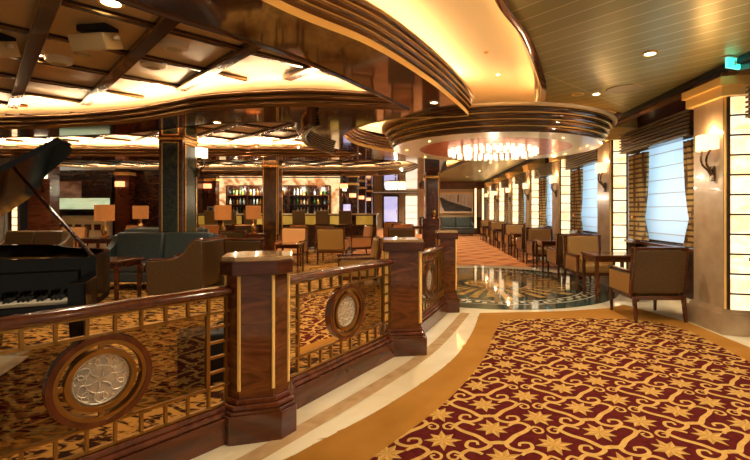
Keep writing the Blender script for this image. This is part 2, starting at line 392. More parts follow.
# floor medallion
med = empty('floor_medallion', (1.47, 8.0, 0), 0, 'round polished stone compass inlay in dark green and ochre in the marble floor', 'floor inlay')
b = MB(); b.lathe([(0, .001), (2.12, .001), (2.12, .004), (0, .004)][1:3] , 96); b.build('stone_disc', 'gfloor', med, smooth=0)
b = MB()
for k in range(96):
    a = k * 2 * pi / 96; a2 = a + 2 * pi / 96 * .6; 
    r0, r1 = (1.62, 1.70) if k % 2 else (1.68, 1.76)
    b.add([(r * cos(t), r * sin(t), .0055) for r, t in ((r0, a), (r1, a), (r1, a2), (r0, a2))], [(0, 1, 2, 3)])
for R in (1.80, 1.575):
    for k in range(96):
        a = k * 2 * pi / 96; a2 = a + 2 * pi / 96
        b.add([(r * cos(t), r * sin(t), .0055) for r, t in ((R, a), (R + .025, a), (R + .025, a2), (R, a2))], [(0, 1, 2, 3)])
b.build('mosaic_ring', 'marble', med, smooth=0)
b = MB()
for k in range(32):
    a = k * 2 * pi / 32; w = 2 * pi / 32 * .30; R = 1.5 if k % 4 == 0 else (1.42 if k % 2 == 0 else 1.3)
    b.add([(.62 * cos(a - w), .62 * sin(a - w), .0055), (R * cos(a - w * .9), R * sin(a - w * .9), .0055), (R * cos(a + w * .9), R * sin(a + w * .9), .0055), (.62 * cos(a + w), .62 * sin(a + w), .0055)], [(0, 1, 2, 3)])
b.add([(.50 * cos(t * pi / 24), .50 * sin(t * pi / 24), .0055) for t in range(48)], [tuple(range(48))])
b.build('compass_rays', 'gmfloor', med, smooth=0)

# ------------------------------------------------------------------ right wall with windows
TH = atan2(.03, 1)                  # the window wall drifts outward by 3 cm per metre
def X0(y): return 3.40 + .03 * (y - 4.75)
PY = [4.75 + 2.93 * k for k in range(-1, 7)]
wall_end = 24.2
def wl(y, u): return (X0(y) + u, y)
b = MB()
b.prism([wl(-.5, .46), wl(wall_end, .46), wl(wall_end, .75), wl(-.5, .75)], 0, .80)
b.prism([wl(-.5, .46), wl(wall_end, .46), wl(wall_end, .75), wl(-.5, .75)], 2.50, 3.5)
for y in PY: b.prism([wl(y - .02, .46), wl(y + .72, .46), wl(y + .72, .75), wl(y - .02, .75)], .80, 2.50)
tag(b.build('wall_right', 'dwood', smooth=0), kind='structure')
b = MB(); b.prism([wl(-.5, .40), wl(wall_end, .40), wl(wall_end, .46), wl(-.5, .46)], 0, .10)
tag(b.build('baseboard_right', 'marble', smooth=0), kind='structure')
b = MB(); b.prism([wl(-.5, .02), wl(wall_end, .02), wl(wall_end, .5), wl(-.5, .5)], 2.78, 2.93)
b.prism([wl(-.5, -.03), wl(wall_end, -.03), wl(wall_end, .02), wl(-.5, .02)], 2.87, 2.93, 1)
tag(b.build('trim_1', ['wood', 'matte'], smooth=0), kind='structure')
for k, y in enumerate(PY[:-1]):
    ya, yb = y + .62, PY[k + 1] - .02
    w = tag(MB().box((0, 0, 0), (.04, .05, 1.70), 0).box((0, yb - ya, 0), (.04, .05, 1.70), 0).box((0, (yb - ya) / 2, .85), (.04, yb - ya, .05), 0).box((0, (yb - ya) / 2, -.85), (.04, yb - ya, .05), 0).build('window_%d' % (k + 1), 'dwood', smooth=0), kind='structure')
    w.location = (X0(ya) + .60, ya, 1.65); w.rotation_euler = (0, 0, -TH)
    g = MB().box((.0, (yb - ya) / 2, 0), (.008, yb - ya, 1.7)).build('window_pane', 'clear', w, smooth=0)
    # sill shelf
    sl = MB().prism([wl(ya, .22), wl(yb, .22), wl(yb, .62), wl(ya, .62)], .80, .84)
    tag(sl.build('trim_%d' % (k + 2), 'wood', smooth=0), kind='structure')

ordn = ['behind the nearest pier', 'nearest', 'second', 'third', 'fourth', 'fifth', 'sixth', 'seventh']
# window dressings
L = 2.93 - .64
def make_curtain(n):
    b = MB(); pts = []
    for i in range(41):
        t = i / 40; pts.append((.045 * sin(t * 2 * pi * 6), t * .56 - .28))
    prof = []
    for z, s_ in ((.86, 1.0), (1.05, .86), (1.18, .74), (1.24, .70), (1.3, .76), (1.6, .90), (2.0, .98), (2.285, 1.0)):
        prof.append((z, s_))
    vs = []; K = len(pts)
    for z, s_ in prof:
        for x, y in pts: vs.append((x, y * s_ * 1.0 + (1 - s_) * .18 * n, z))
    fs = [(r * K + i, r * K + i + 1, (r + 1) * K + i + 1, (r + 1) * K + i) for r in range(len(prof) - 1) for i in range(K - 1)]
    b.add(vs, fs)
    # thickness
    vs2 = [(x + .012, y, z) for x, y, z in vs]; b.add(vs2, [q[::-1] for q in fs])
    return b
cur = {}
for n in (1, -1):
    e = empty('curtain', (0, 0, 0)); o = make_curtain(n).build('drape', 'curtain', e, smooth=1.2)
    tb_ = MB().lathe([(.02, 1.21), (.125, 1.22), (.13, 1.25), (.02, 1.26)], 16, (0, .09 * n, 0)).build('tieback', 'gold', e); tb_.scale = (.45, 1, 1); cur[n] = e
val = empty('window_valance', (0, 0, 0))
b = MB(); b.box((.08, L / 2 - .03, 2.47), (.16, L - .36, .34), 0); b.build('valance_box', 'dwood', val, smooth=0)
b = MB()
for i in range(7): b.box((-.014, L / 2 - .03, 2.318 + i * .05), (.034, L - .36, .022), 0)
s_ = b.build('slat_panel', 'valance', val, smooth=0)
bl = empty('window_blind', (0, 0, 0))
MB().box((0, L / 2, 1.62), (.006, L - .30, 1.50)).build('fabric_screen', 'blind', bl, smooth=0)
b = MB()
for i in range(7): b.box((-.008, L / 2, .98 + i * .21), (.012, L - .30, .010))
b.build('blind_rib', 'beige_w', bl, smooth=0)
for k, y in enumerate(PY[:-1]):
    ya = y + .62; nm = ordn[k] if k else 'beyond the frame'
    who = ('the window beside the camera' if k == 0 else 'the %s window in view' % ('nearest full' if k == 1 else ordn[k]))
    for src, off, u, lab in ((cur[-1], .30, .30, 'near'), (cur[1], L - .40, .30, 'far')):
        c = src if k == 0 else copy_tree(src)
        c.location = (X0(ya + off) + u, ya + off, 0); c.rotation_euler = (0, 0, -TH)
        tag(c, 'striped tied drape, %s side of %s' % (lab, who), 'curtain', 'striped window drapes')
    c = val if k == 0 else copy_tree(val); c.location = (X0(ya) + .10, ya, 0); c.rotation_euler = (0, 0, -TH)
    tag(c, 'slatted bronze valance over %s' % who, 'valance', 'window valances')
    c = bl if k == 0 else copy_tree(bl); c.location = (X0(ya) + .46, ya, 0); c.rotation_euler = (0, 0, -TH)
    tag(c, 'bluish white ribbed blind drawn down over %s' % who, 'blind', 'window blinds')

# piers with light panels
def pier_poly(g=0, y1=.50):
    pts = [(0 - g, y1 + g)] + [(0 - g, .06)]
    for i in range(9):
        t = i / 8; pts.append((-g + t * (.46 + g) * 1.0, (.03 - g) - (.10) * sin(pi * (.08 + .84 * t))))
    pts += [(.46, y1 + g)]
    return pts
def make_pier():
    e = empty('window_pier', (0, 0, 0))
    MB().prism(pier_poly(), .24, 2.62).build('shaft', 'taupe', e, smooth=.5)
    b = MB(); b.prism(pier_poly(.05), 0, .22); b.prism(pier_poly(.035), .22, .25); b.prism(pier_poly(.02), .25, .27)
    b.build('base', 'taupe', e, smooth=.5)
    b = MB(); b.prism(pier_poly(.09), 2.69, 2.78); b.prism(pier_poly(.06), 2.58, 2.69); b.build('capital', 'goldp', e, smooth=.5)
    # convex light panel: x from .03 to .27
    def fy(x, g): 
        t = x / .46; return .03 - .10 * sin(pi * (.08 + .84 * t)) - g
    def strip(x0, x1, z0, z1, g0, g1, n=8):
        pts = [(x0 + (x1 - x0) * i / n, fy(x0 + (x1 - x0) * i / n, g1)) for i in range(n + 1)] + [(x1 - (x1 - x0) * i / n, fy(x1 - (x1 - x0) * i / n, g0)) for i in range(n + 1)]
        return pts, z0, z1
    lp = MB(); lp.prism(*strip(.045, .255, .24, 2.575, -.01, .008)); o = lp.build('light_panel', 'em_panel', e, smooth=.5)
    fr = MB()
    fr.prism(*strip(.025, .047, .22, 2.60, -.01, .022, 2)); fr.prism(*strip(.253, .278, .22, 2.60, -.01, .022, 2))
    for i in range(12):
        z = .22 + i * (2.36 / 11); fr.prism(*strip(.045, .255, z, z + .018, -.01, .018))
    fr.build('panel_frame', 'dwood', o, smooth=.5)
    b = MB(); b.prism(*strip(.008, .022, .26, 2.60, -.01, .010, 2)); b.build('gold_strip', 'goldp', e, smooth=0)
    return e
pier = make_pier()
# sconce : local +x points away from the wall
def make_sconce(mat):
    e = empty('wall_sconce', (0, 0, 0))
    b = MB()
    # half round shade
    pts = [(.04 + .13 * cos(radians(a)), .15 * sin(radians(a))) for a in range(-90, 91, 15)]
    b.prism(pts, .16, .33); b.build('lamp_shade', mat, e, smooth=.7)
    MB().box((.012, 0, -.10), (.024, .07, .17)).build('wall_plate', 'steel', e, bevel=.006)
    for s in (-1, 1):
        MB().tube(cr([(.02, s * .012, -.12), (.05, s * .02, -.06), (.10, s * .035, .0), (.11, s * .05, .08), (.08, s * .07, .17)], 6), [.012] * 25, 8).build('bracket_arm', 'steel', e)
    return e
sc = make_sconce('em_shade')
scr = make_sconce('em_shade_r'); scw = make_sconce('sconce_w')
where = ['at the edge behind the view', 'nearest to the camera', 'second from the camera', 'third from the camera', 'fourth from the camera', 'fifth from the camera', 'sixth from the camera', 'farthest down the wall']
first = True
for k, y in enumerate(PY):
    if k == 0: continue
    c = pier if first else copy_tree(pier); c.location = (X0(y), y, 0); c.rotation_euler = (0, 0, 0)
    tag(c, 'taupe stone window pier with gold cap and glowing striped panel, %s' % where[k], 'pier', 'stone piers between the windows')
    s_ = sc if first else copy_tree(sc); s_.location = (X0(y) - .004, y + .15, 1.86); s_.rotation_euler = (0, 0, pi)
    tag(s_, 'peach half-round sconce on the window pier %s' % where[k], 'wall lamp', 'sconces on the window piers')
    lamp('POINT', (X0(y) - .07, y + .15, 2.225), 5.5, (1, .62, .30), .012, name='sconce_bulb')
    first = False
# daylight outside the windows
for k, y in enumerate(PY[:-1]):
    lamp('AREA', (X0(y) + 1.5, y + 1.8, 1.9), 62, (.90, .96, 1), 2.4, rot=(0, radians(90), 0), sy=1.6, name='daylight')
# ------------------------------------------------------------------ ceiling
ZS, ZP, ZT, ZG = 2.68, 2.93, 3.24, 3.10
soft_r = cr([(-2.2, -.5), (-1.75, 1.2), (-.937, 2.755), (-.325, 3.53), (.20, 4.55), (.62, 5.6), (.80, 6.12)], 6)      # right (gilt) edge of the lacquered soffit
soft_l = cr([(-3.6, -.5), (-2.7, 1.4), (-1.85, 2.755), (-1.376, 3.325), (-.99, 3.86), (-.56, 4.67), (-.05, 5.75)], 6)
fas1 = cr([(-.05, 5.75), (-.50, 5.70), (-1.44, 5.56), (-2.65, 5.78), (-3.4, 6.15), (-4.21, 6.57), (-5.4, 6.95), (-6.76, 7.14), (-9.5, 7.25), (-13.5, 7.3)], 6)
cof1 = soft_l + fas1[1:] + [(-13.5, -.5)]
arcL = arc(CX, CY, 2.72, 258, 60, 40)                            # outer rim of the trough round the canopy (left side)
arcL = cr([(.80, 6.12), (.5, 6.22), (.0, 6.28), (-.5, 6.52), (-.95, 7.1), arc(CX, CY, 2.72, 186, 95, 30)[0]], 4)[:-1] + arc(CX, CY, 2.72, 186, 95, 30)
arc2 = arc(CX, CY, 3.5, 204, 140, 16)                            # convex drum edge facing the second coffer
near2 = cr([(-13.3, 8.0), (-7.6, 7.95), (-5.2, 7.62), (-3.7, 6.97), (-2.7, 6.62), arc2[0]], 5)
far2 = cr([arc2[-1], (-1.35, 10.75), (-1.9, 10.95), (-4, 10.75), (-8, 10.8), (-13.3, 10.85)], 5)
cof2 = near2 + arc2[1:] + far2[1:]
near3 = cr([(-13.3, 11.65), (-6, 11.6), (-2.2, 11.55), (-.6, 11.6), (.12, 12.5), (.1, 14.2), (-.4, 15.8)], 6)
far3 = cr([(-.4, 15.8), (-1.25, 16.7), (-3, 16.9), (-7, 16.9), (-13.3, 16.9)], 6)
cof3 = near3 + far3[1:]
far_r = [(1.0, 10.9), (.95, 12.0), (1.1, 14), (1.0, 17), (.4, 18.6), (.4, 24)]
outer_s = [(-14, -.5)] + soft_r + arcL[1:] + far_r + [(.4, 32.5), (-14, 32.5)]
hole1 = [(-13.6, -.45)] + soft_l[1:] + fas1[1:]
ceil = empty('ceiling', (0, 0, 0), kind='structure')
def merge(*ls):
    out = []
    for l in ls:
        for p in l:
            if not out or (abs(out[-1][0] - p[0]) + abs(out[-1][1] - p[1])) > 1e-4: out.append(p)
    return out
hole1 = merge([(-13.6, -.40)], [(p[0], p[1]) for p in soft_l[1:]], fas1[1:-1], [(-13.6, 7.3)])
hole2 = merge(cof2); hole3 = merge(cof3)
b = MB(); b.flat([merge(outer_s), hole1, hole2, hole3], ZS, up=False)
b.flat([merge(outer_s), hole1, hole2, hole3], ZS + .04, up=True)
b.build('soffit', 'soffit', ceil, smooth=0)

def lobes(z0, z1, n, dep=.028, g=.007, lean=0, d0=0):
    """stepped convex mouldings with gilt fillets: profile (d, z) and material per strip"""
    prof = []; ms = []; h = (z1 - z0) / n
    for i in range(n):
        za = z0 + i * h; base = d0 + lean * i
        prof.append((base, za)); 
        for k in range(1, 6):
            t = k / 6; prof.append((base - dep * sin(pi * t * .9), za + (h - g) * t)); ms.append(0)
        prof.append((base + lean * .5 - dep * .2, za + h - g)); ms.append(0)
        prof.append((base + lean - dep * .3, za + h)); ms.append(1)
        ms.append(1)
    ms = ms[:len(prof) - 1]
    return prof, ms
tn = [20]
def trim(path, prof, ms, mats, closed=False, flip=1):
    prof = [(d * flip, z) for d, z in prof]
    o = MB().sweep(path, prof, closed, ms).build('trim_%d' % tn[0], mats, ceil, smooth=.7); tn[0] += 1
    return o
# trough inner (left) stack : gilt strip then six lacquered bands, rising into the amber trough
pr, ms = lobes(ZS + .05, 2.96, 4, .030, .007, lean=-.02)
trough_path = merge(soft_r, arcL[1:])
trim(trough_path, [(0, ZS - .01)] + [(0.0, ZS + .05)] + pr, [1, 1] + ms, ['band', 'goldp'], flip=1)
pr, ms = lobes(ZS - .01, ZS + .22, 3, .045, .010)
trim(fas1, pr, ms, ['band', 'brass_d'], flip=-1)
trim(soft_l, [(0, ZS - .02), (.02, ZS - .02), (.03, ZS + .10), (.0, ZS + .11), (.0, ZG)], 0, ['band'], flip=-1)
trim(far2, pr, ms, ['band', 'brass_d'], flip=-1)
trim(merge(near2), [(0, ZS - .01), (0, ZS + .22)], 0, ['band'], flip=1)
trim(arc2, lobes(ZS - .01, ZG - .02, 6, .035, .008)[0], lobes(ZS - .01, ZG - .02, 6)[1], ['band', 'goldp'], flip=-1)
trim(far3, pr, ms, ['band', 'brass_d'], flip=-1)
trim(near3, pr, ms, ['band', 'brass_d'], flip=1)

# plank ceiling with curved left edge, round hole over the canopy
pl_l = cr([(-.2, -.5), (.06, 1.2), (.36, 2.4), (.66, 3.27), (1.02, 3.93), (1.36, 4.74), (1.68, 5.6), (1.94, 6.55)], 6)
hr = 2.22
a_s = math.degrees(atan2(5.98 - CY, 1.88 - CX))
near_e = cr([(1.94, 6.60), (2.35, 6.66), (2.8, 6.74), (3.3, 7.0), (3.75, 7.4)], 5)
far_e = arc(CX, CY, 2.75, 28, 80, 20) + cr([(1.97, 10.75), (2.1, 12.0), (1.97, 13.2), (1.6, 15.5), (1.25, 17.5), (.5, 18.8)], 5)[1:]
plank = merge(pl_l, near_e, [(5, 7.4), (5, -.5)])
plank2 = merge([(5, 9.3)], far_e, [(.4, 24.5), (5, 24.5)])
b = MB(); b.flat([plank], ZP, up=False); b.flat([plank2], ZP, up=False); b.build('plank_ceiling', 'olive', ceil, smooth=0)
MB().sweep(merge(pl_l), [(-.05, ZP - .03), (.0, ZP - .03), (.03, ZP - .015), (.045, ZP + .01), (.03, ZP + .035), (.055, ZP + .04), (.075, ZP + .065), (.06, ZP + .09), (.085, ZP + .095), (.105, ZP + .12), (.09, ZP + .15)], False, 0).build('trim_%d' % tn[0], ['band'], ceil, smooth=.5); tn[0] += 1
for eg in (near_e, far_e): MB().sweep(eg, [(-.03, ZP - .012), (.0, ZP - .014), (.012, ZP + .04), (.012, ZP + .12)], False, 0).build('trim_%d' % tn[0], ['band'], ceil, smooth=.5); tn[0] += 1
# amber trough ceiling above everything on the right-hand side
b = MB(); b.flat([[(-3.4, -.5), (-2.6, 1.4), (-1.6, 2.9), (-.75, 4.0), (-.25, 5.3), (-.9, 6.6), (-1.7, 8), (-1.2, 10.2), (-.2, 11.5), (.3, 16), (.2, 24.5), (5.2, 24.5), (5.2, -.5)]], ZT, up=False)
b.build('cove_ceiling', 'cream_ceil', ceil, smooth=0)
# wall above the trim behind the planks so that the void is closed
# coffered grid ceiling
gp = [(-14, -.5), (-3.0, -.5), (-2.2, 1.4), (-1.5, 2.9), (-.75, 4.0), (-.25, 5.3), (-.6, 6.4), (-1.2, 7), (-1.5, 8), (-1.2, 10.2), (-.2, 11.5), (.45, 13), (.45, 33), (-14, 33)]
b = MB(); b.flat([gp], ZG, up=False); b.build('coffer_panel', 'grid', ceil, smooth=0)
def runs(p0, d, L, step=.1):
    out = []; cur = None
    n = int(L / step)
    for i in range(n + 1):
        p = (p0[0] + d[0] * i * step, p0[1] + d[1] * i * step)
        ins = inside(p, gp) and p[1] < 17.3 and (inside(p, cof1) or inside(p, cof2) or inside(p, cof3))
        if ins and cur is None: cur = p
        if not ins and cur is not None: out.append((cur, p)); cur = None
    if cur: out.append((cur, p))
    return out
def beam(p, q, w, z0, z1, name, mats):
    L_ = sqrt((q[0] - p[0]) ** 2 + (q[1] - p[1]) ** 2)
    if L_ < .25: return
    bb = MB(); bb.box((L_ / 2, 0, (z0 + z1) / 2), (L_ + .16, w, z1 - z0), 0)
    bb.box((L_ / 2, w / 2 + .004, z0 + .012), (L_ + .16, .008, .012), 1); bb.box((L_ / 2, -w / 2 - .004, z0 + .012), (L_ + .16, .008, .012), 1)
    o = bb.build(name, mats, ceil, smooth=0); o.location = (p[0], p[1], 0); o.rotation_euler = (0, 0, atan2(q[1] - p[1], q[0] - p[0]))
r2 = sqrt(.5)
nb = 0
for k in range(-11, 14):
    c = .59 + 1.14 * k        # X + Y = c, heading (-1, 1)
    st = (c - 0.0 + 2, -2.0)
    for p, q in runs((c + 1.5, -1.5), (-r2, r2), 30):
        beam(p, q, .12, ZG - .075, ZG - .002, 'beam', ['beam', 'brass_d'])
for k in range(-4, 20):
    c = 6.5 + 1.42 * k - 1.42 * 3        # Y - X = c, heading (1,1)
    for p, q in runs((-14, c - 14) if c - 14 > -.4 else (-.4 - c, -.4), (r2, r2), 30):
        beam(p, q, .055, ZG - .05, ZG - .002, 'batten', ['beam', 'brass_d'])
b = MB(); b.prism([(-14.2, -.6), (5.4, -.6), (5.4, 34), (-14.2, 34)], 3.5, 3.6); b.build('light_block_slab', 'dwood', ceil, smooth=0)  # unseen slab added above the ceilings to keep world light out

# cove light strips lying on the soffit behind the fascias
def off(path, d):
    out = []; n = len(path)
    for i in range(n):
        a = path[max(0, i - 1)]; c = path[min(n - 1, i + 1)]; dx, dy = c[0] - a[0], c[1] - a[1]; l = sqrt(dx * dx + dy * dy) or 1
        out.append((path[i][0] - dy / l * d, path[i][1] + dx / l * d))
    return out
def strip(path, d, z, mat, w=.05):
    o = MB().sweep(off(path, d), [(w / 2, z), (-w / 2, z), (-w / 2, z + .012), (w / 2, z + .012), (w / 2, z)], False, 0).build('cove_strip', mat, ceil, smooth=0)
    return o
strip([p for p in fas1 if p[1] > 5.3], -.13, 2.86, 'em_cove')
strip(far2, -.13, 2.86, 'em_cove')
strip(far3, -.13, 2.86, 'em_cove')
strip(near3, -.13, 2.86, 'em_cove')
strip(trough_path, .14, 2.99, 'em_trough')
strip(pl_l, -.14, 3.02, 'em_trough')
strip(near_e, -.14, 3.0, 'em_trough'); strip(far_e, -.14, 3.0, 'em_trough')
trim(arc(CX, CY, 3.38, 214, 158, 24), [(.05, 2.68), (.05, 2.53)] + lobes(2.53, 2.68, 4, .03, .007, lean=.012)[0], [0, 0] + lobes(2.53, 2.68, 4, .03, .007, lean=.012)[1], ['band', 'goldp'])

# round canopy below the trough, with the crystal chandelier inside
cano = empty('ceiling_canopy', (CX, CY, 0), 0, 'large round dark banded canopy ring with ivory underside holding the near crystal chandelier', 'ceiling canopy')
zb = 2.46
b = MB(); b.lathe([(1.36, zb), (1.84, zb), (1.84, zb + .03), (1.36, zb + .03)], 96, closed=True); b.build('underside', 'ring_soffit', cano, smooth=.5)
prof = [(1.84, zb)]; 
b = MB()
pp, mm = lobes(zb, 2.80, 4, .04, .010, lean=-.045)
n = 96; path = [(1.84 * cos(2 * pi * i / n), 1.84 * sin(2 * pi * i / n)) for i in range(n)]
b.sweep(path, pp, True, mm)
b.build('banded_rim', ['band_d', 'goldp'], cano, smooth=.7)
b = MB(); b.lathe([(1.36, zb + .001), (1.30, zb + .09), (1.36, zb + .09), (1.20, zb + .17), (1.25, zb + .17), (1.02, zb + .25), (1.06, zb + .25), (.85, zb + .30), (0, zb + .31)], 96); b.build('coffered_dome', 'copper', cano, smooth=.3)
b = MB(); b.lathe([(2.0, 2.80), (2.06, 2.80), (2.06, 2.83), (0.0, 2.83)], 96); b.build('canopy_lid', 'cream_ceil', cano, smooth=.3)
ch = empty('crystal_chandelier', (CX - .02, CY, 0), 0, 'wide round chandelier of glowing crystal rods inside the round canopy', 'chandelier')
MB().lathe([(0, 2.73), (.84, 2.73), (.84, 2.77), (0, 2.77)], 48).build('mounting_plate', 'gold', ch, smooth=.5)
rod = None
for k in range(44):
    a = k * 2 * pi / 44; R = .79 if k % 2 == 0 else .75
    if rod is None:
        rod = MB().lathe([(.0, -.38), (.030, -.375), (.030, -.02), (.02, .0), (0, .0)], 8).build('crystal_rod', 'em_crys', ch, smooth=.9); r = rod
    else: r = rod.copy(); col.objects.link(r)
    r.location = (R * cos(a), R * sin(a), 2.73 if k % 2 == 0 else 2.715)
for k in range(24):
    a = k * 2 * pi / 24; r = rod.copy(); col.objects.link(r); r.location = (.5 * cos(a), .5 * sin(a), 2.72)
lamp('POINT', (CX, CY, 1.95), 1, (1, .8, .55), .02, name='chandelier_spill').data.energy = 16

# far chandelier
ch2 = empty('crystal_chandelier', (-.66, 17.5, -.12), 0, 'smaller glowing crystal chandelier far down the aisle near the lit door', 'chandelier')
MB().lathe([(0, 2.60), (.42, 2.60), (.42, 2.64), (.03, 2.66), (.03, 2.78), (0, 2.78)], 32).build('mounting_plate', 'gold', ch2, smooth=.5)
for k in range(20):
    a = k * 2 * pi / 20; r = rod.copy(); r.parent = ch2; col.objects.link(r); r.location = (.38 * cos(a), .38 * sin(a), 2.60); r.scale = (1, 1, .8)

# downlights : (x, y, z, radius)
def down(x, y, z, r, label, lit=True, power=18, kind='downlight', grp=None, em=True):
    power = power * 1.35
    e = empty(kind, (x, y, z), 0, label, 'ceiling light' if kind == 'downlight' else 'ceiling speaker', grp)
    MB().lathe([(r * .72, -.012), (r, -.012), (r * 1.02, 0), (r * .72, 0)], 24, closed=True).build('trim_ring', 'spk' if kind != 'downlight' else 'goldp', e, smooth=.6)
    MB().lathe([(0, -.006), (r * .72, -.006), (r * .72, -.001), (0, -.001)], 24).build('lens' if kind == 'downlight' else 'speaker_grille', ('em_down' if em else 'spk'), e, smooth=0)
    if lit and power: lamp('SPOT', (x, y, z - .03), power, (1, .80, .54), .03, spot=130, name='down_spot')
def CP(px, py, z): 
    Y = F * (z - EYE) / (210 - py); return ((px - 412) * Y / F, Y)
q = CP(650, 53, ZP); down(*q, ZP, .07, 'oval downlight in the plank ceiling above the near chair, brightest of the plank ceiling', power=60)
q = CP(665, 97, ZP); down(*q, ZP, .07, 'small downlight in the plank ceiling close to the slatted valance', power=40)
q = CP(578, 94, ZP); down(*q, ZP, .08, 'unlit round fitting in the plank ceiling left of the flat round speaker', power=0, lit=False, em=False)
q = CP(624, 89, ZP); down(*q, ZP, .22, 'large flat round speaker in the plank ceiling', power=0, lit=False, kind='ceiling_speaker', em=False)
q = CP(498, 74, ZT); down(*q, ZT, .035, 'small bright downlight in the amber trough, the nearer one at its right', power=10)
q = CP(486, 52, ZT); down(*q, ZT, .03, 'tiny sprinkler-like fitting in the amber trough', power=0, lit=False, em=False)
# ivory canopy underside little lights
for k, a in enumerate((-100, -60, -20, 20, 140, 180, 220)):
    down(CX + 1.6 * cos(radians(a)), CY + 1.6 * sin(radians(a)), zb - .001, .03, 'tiny round light set in the ivory underside of the round canopy', power=0, grp='lights in the canopy ring')
q = CP(434, 103, ZS + .0); 
q = CP(111, 2, ZG); down(*q, ZG - .0, .10, 'bright downlight in the coffered ceiling at the top edge of the view', power=70)
q = CP(217, 122, ZS); down(*q, ZS, .06, 'small lit downlight in the dark soffit above the green column', power=50)
q = CP(434, 102, ZS); down(q[0], q[1], ZS, .055, 'lit downlight in the dark soffit beside the round canopy', power=50)
for i, (px, py, lab) in enumerate(((59, 58, 'the left one of three'), (153, 62, 'the middle one of three'), (174, 43, 'the right one of three'))):
    x, y = CP(px, py, ZG)
    e = empty('ceiling_speaker', (x, y, ZG), 0, 'cream round ceiling speaker between dark beams, %s' % lab, 'ceiling speaker')
    MB().lathe([(.0, -.07), (.09, -.07), (.125, -.05), (.14, 0), (0, 0)], 28).build('housing', 'white', e, smooth=.5)
    MB().lathe([(0, -.0745), (.07, -.0745), (.07, -.071), (0, -.071)], 24).build('speaker_grille', 'spk', e, smooth=0)
for i, (px, py, lab) in enumerate(((83, 54, 'beside the cream projector'), (69, 86, 'over the wave shaped cove'))):
    x, y = CP(px, py, ZG)
    e = empty('smoke_detector', (x, y, ZG), 0, 'small flat round detector on the beige coffer %s' % lab, 'smoke detector')
    MB().lathe([(.0, -.03), (.06, -.03), (.08, -.012), (.085, 0), (0, 0)], 20).build('housing', 'spk', e, smooth=.5)
# projectors
def projector(px, py, lab, s=1.0):
    x, y = CP(px, py, 2.93)
    e = empty('ceiling_projector', (x, y, ZG), radians(-8), lab, 'ceiling box')
    MB().box((0, 0, -.15), (.37 * s, .22, .15), 0, tilt=radians(20)).build('housing', 'cream', e, bevel=.01)
    MB().box((0, .02, -.03), (.30 * s, .16, .06)).build('mount', 'matte', e, smooth=0)
    MB().lathe([(0, 0), (.028, 0), (.028, .03), (0, .03)], 12, (.22 * s, .0, -.14)).build('knob', 'white', e)
    return e
projector(96, 44, 'cream box shaped projector hanging from a dark bracket between the ceiling beams')
projector(-6, 52, 'cream box shaped projector cut off by the left edge of the view', .9)
# general lounge downlights above seating (spots among the coffers)
for x, y in ((-2.6, 9.2), (-4.6, 8.9), (-6.6, 9.4), (-2.4, 14), (-5, 14), (-8, 13.2), (-8.2, 9.4)):
    down(x, y, ZG - .0, .05, 'small lit downlight in the coffers above the lounge seating', power=120, grp='lounge downlights')
for x, y in ((-4.2, 4.9), (-6.2, 4.6)):
    down(x, y, ZG - .0, .045, 'small lit downlight among the coffers above the piano', power=45, grp='downlights above the piano')
for x, y in ((-.45, 19.5), (-1.4, 22), (-1.2, 27)):
    down(x, y, ZS, .06, 'small lit downlight over the far aisle', power=120, grp='far aisle downlights')
for x, y in ((1.2, 2.2), (2.6, 1.6), (1.5, .6), (2.5, 5.9), (2.9, 11.6), (2.6, 14.4), (2.7, 17.4), (2.6, 20.6)):  # those out of view near the camera are added to brighten the marble
    down(x, y, ZP, .06, 'small lit downlight over the walkway, one of a set partly added for brightness', power=75, grp='walkway downlights')
# exit sign
x, y = CP(738, 64, 2.87)
e = empty('exit_sign', (x, y, ZP), radians(20), 'green lit exit sign hanging from the plank ceiling by the near pier', 'exit sign')
MB().box((0, 0, -.06), (.34, .03, .11), 0).build('lit_face', 'em_sign', e, smooth=0)
MB().box((0, 0, -.003), (.40, .07, .02)).build('housing', 'white', e, smooth=0)
MB().box((-.07, -.0165, -.06), (.02, .002, .06), 0).box((-.02, -.0165, -.06), (.07, .002, .018), 0).box((-.04, -.0165, -.045), (.02, .002, .03), 0, tilt=.6, ax='Y').build('pictogram', 'white', e, smooth=0)
# ------------------------------------------------------------------ balustrade
PP = [(-2.02, 1.42), (-.965, 2.74), (-.10, 4.22), (.46, 5.86)]
def ang(i):
    return radians((0, 15, 8, 5)[i])
def octa(w, c, g=0):
    w = w / 2 + g; return [(w, -w + c), (w, w - c), (w - c, w), (-w + c, w), (-w, w - c), (-w, -w + c), (-w + c, -w), (w - c, -w)]
def make_post(w, c=.085):
    e = empty('balustrade_post', (0, 0, 0))
    MB().prism(octa(w, c), .20, 1.0).build('shaft', 'burl', e, smooth=0)
    MB().prism(octa(w, c, .05), 0, .165).prism(octa(w, c, .04), .165, .185).build('base', 'wood', e, smooth=0, bevel=.004)
    MB().prism(octa(w, c, .03), .185, .215).prism(octa(w, c, .015), .215, .245).build('base_moulding', 'wood_h', e, smooth=0, bevel=.008)
    MB().prism(octa(w, c, .03), .965, 1.05).build('cap', 'wood', e, smooth=0, bevel=.008)
    MB().prism(octa(w, c, .02), 1.05, 1.075).build('cap_top', 'tan', e, smooth=0, bevel=.004)
    b = MB()
    for x, y in octa(w, c, .001): b.box((x * .985, y * .985, .635), (.016, .016, .69), 0, rz=atan2(y, x))
    b.build('gold_strip', 'goldp', e, smooth=0)
    return e
post = make_post(.36); post2 = make_post(.33, .012); post3 = None
pl = ['nearest balustrade post, wide and polished, with a pale stone top', 'middle balustrade post between the second and third railing panels', 'farthest balustrade post at the edge of the round floor inlay']
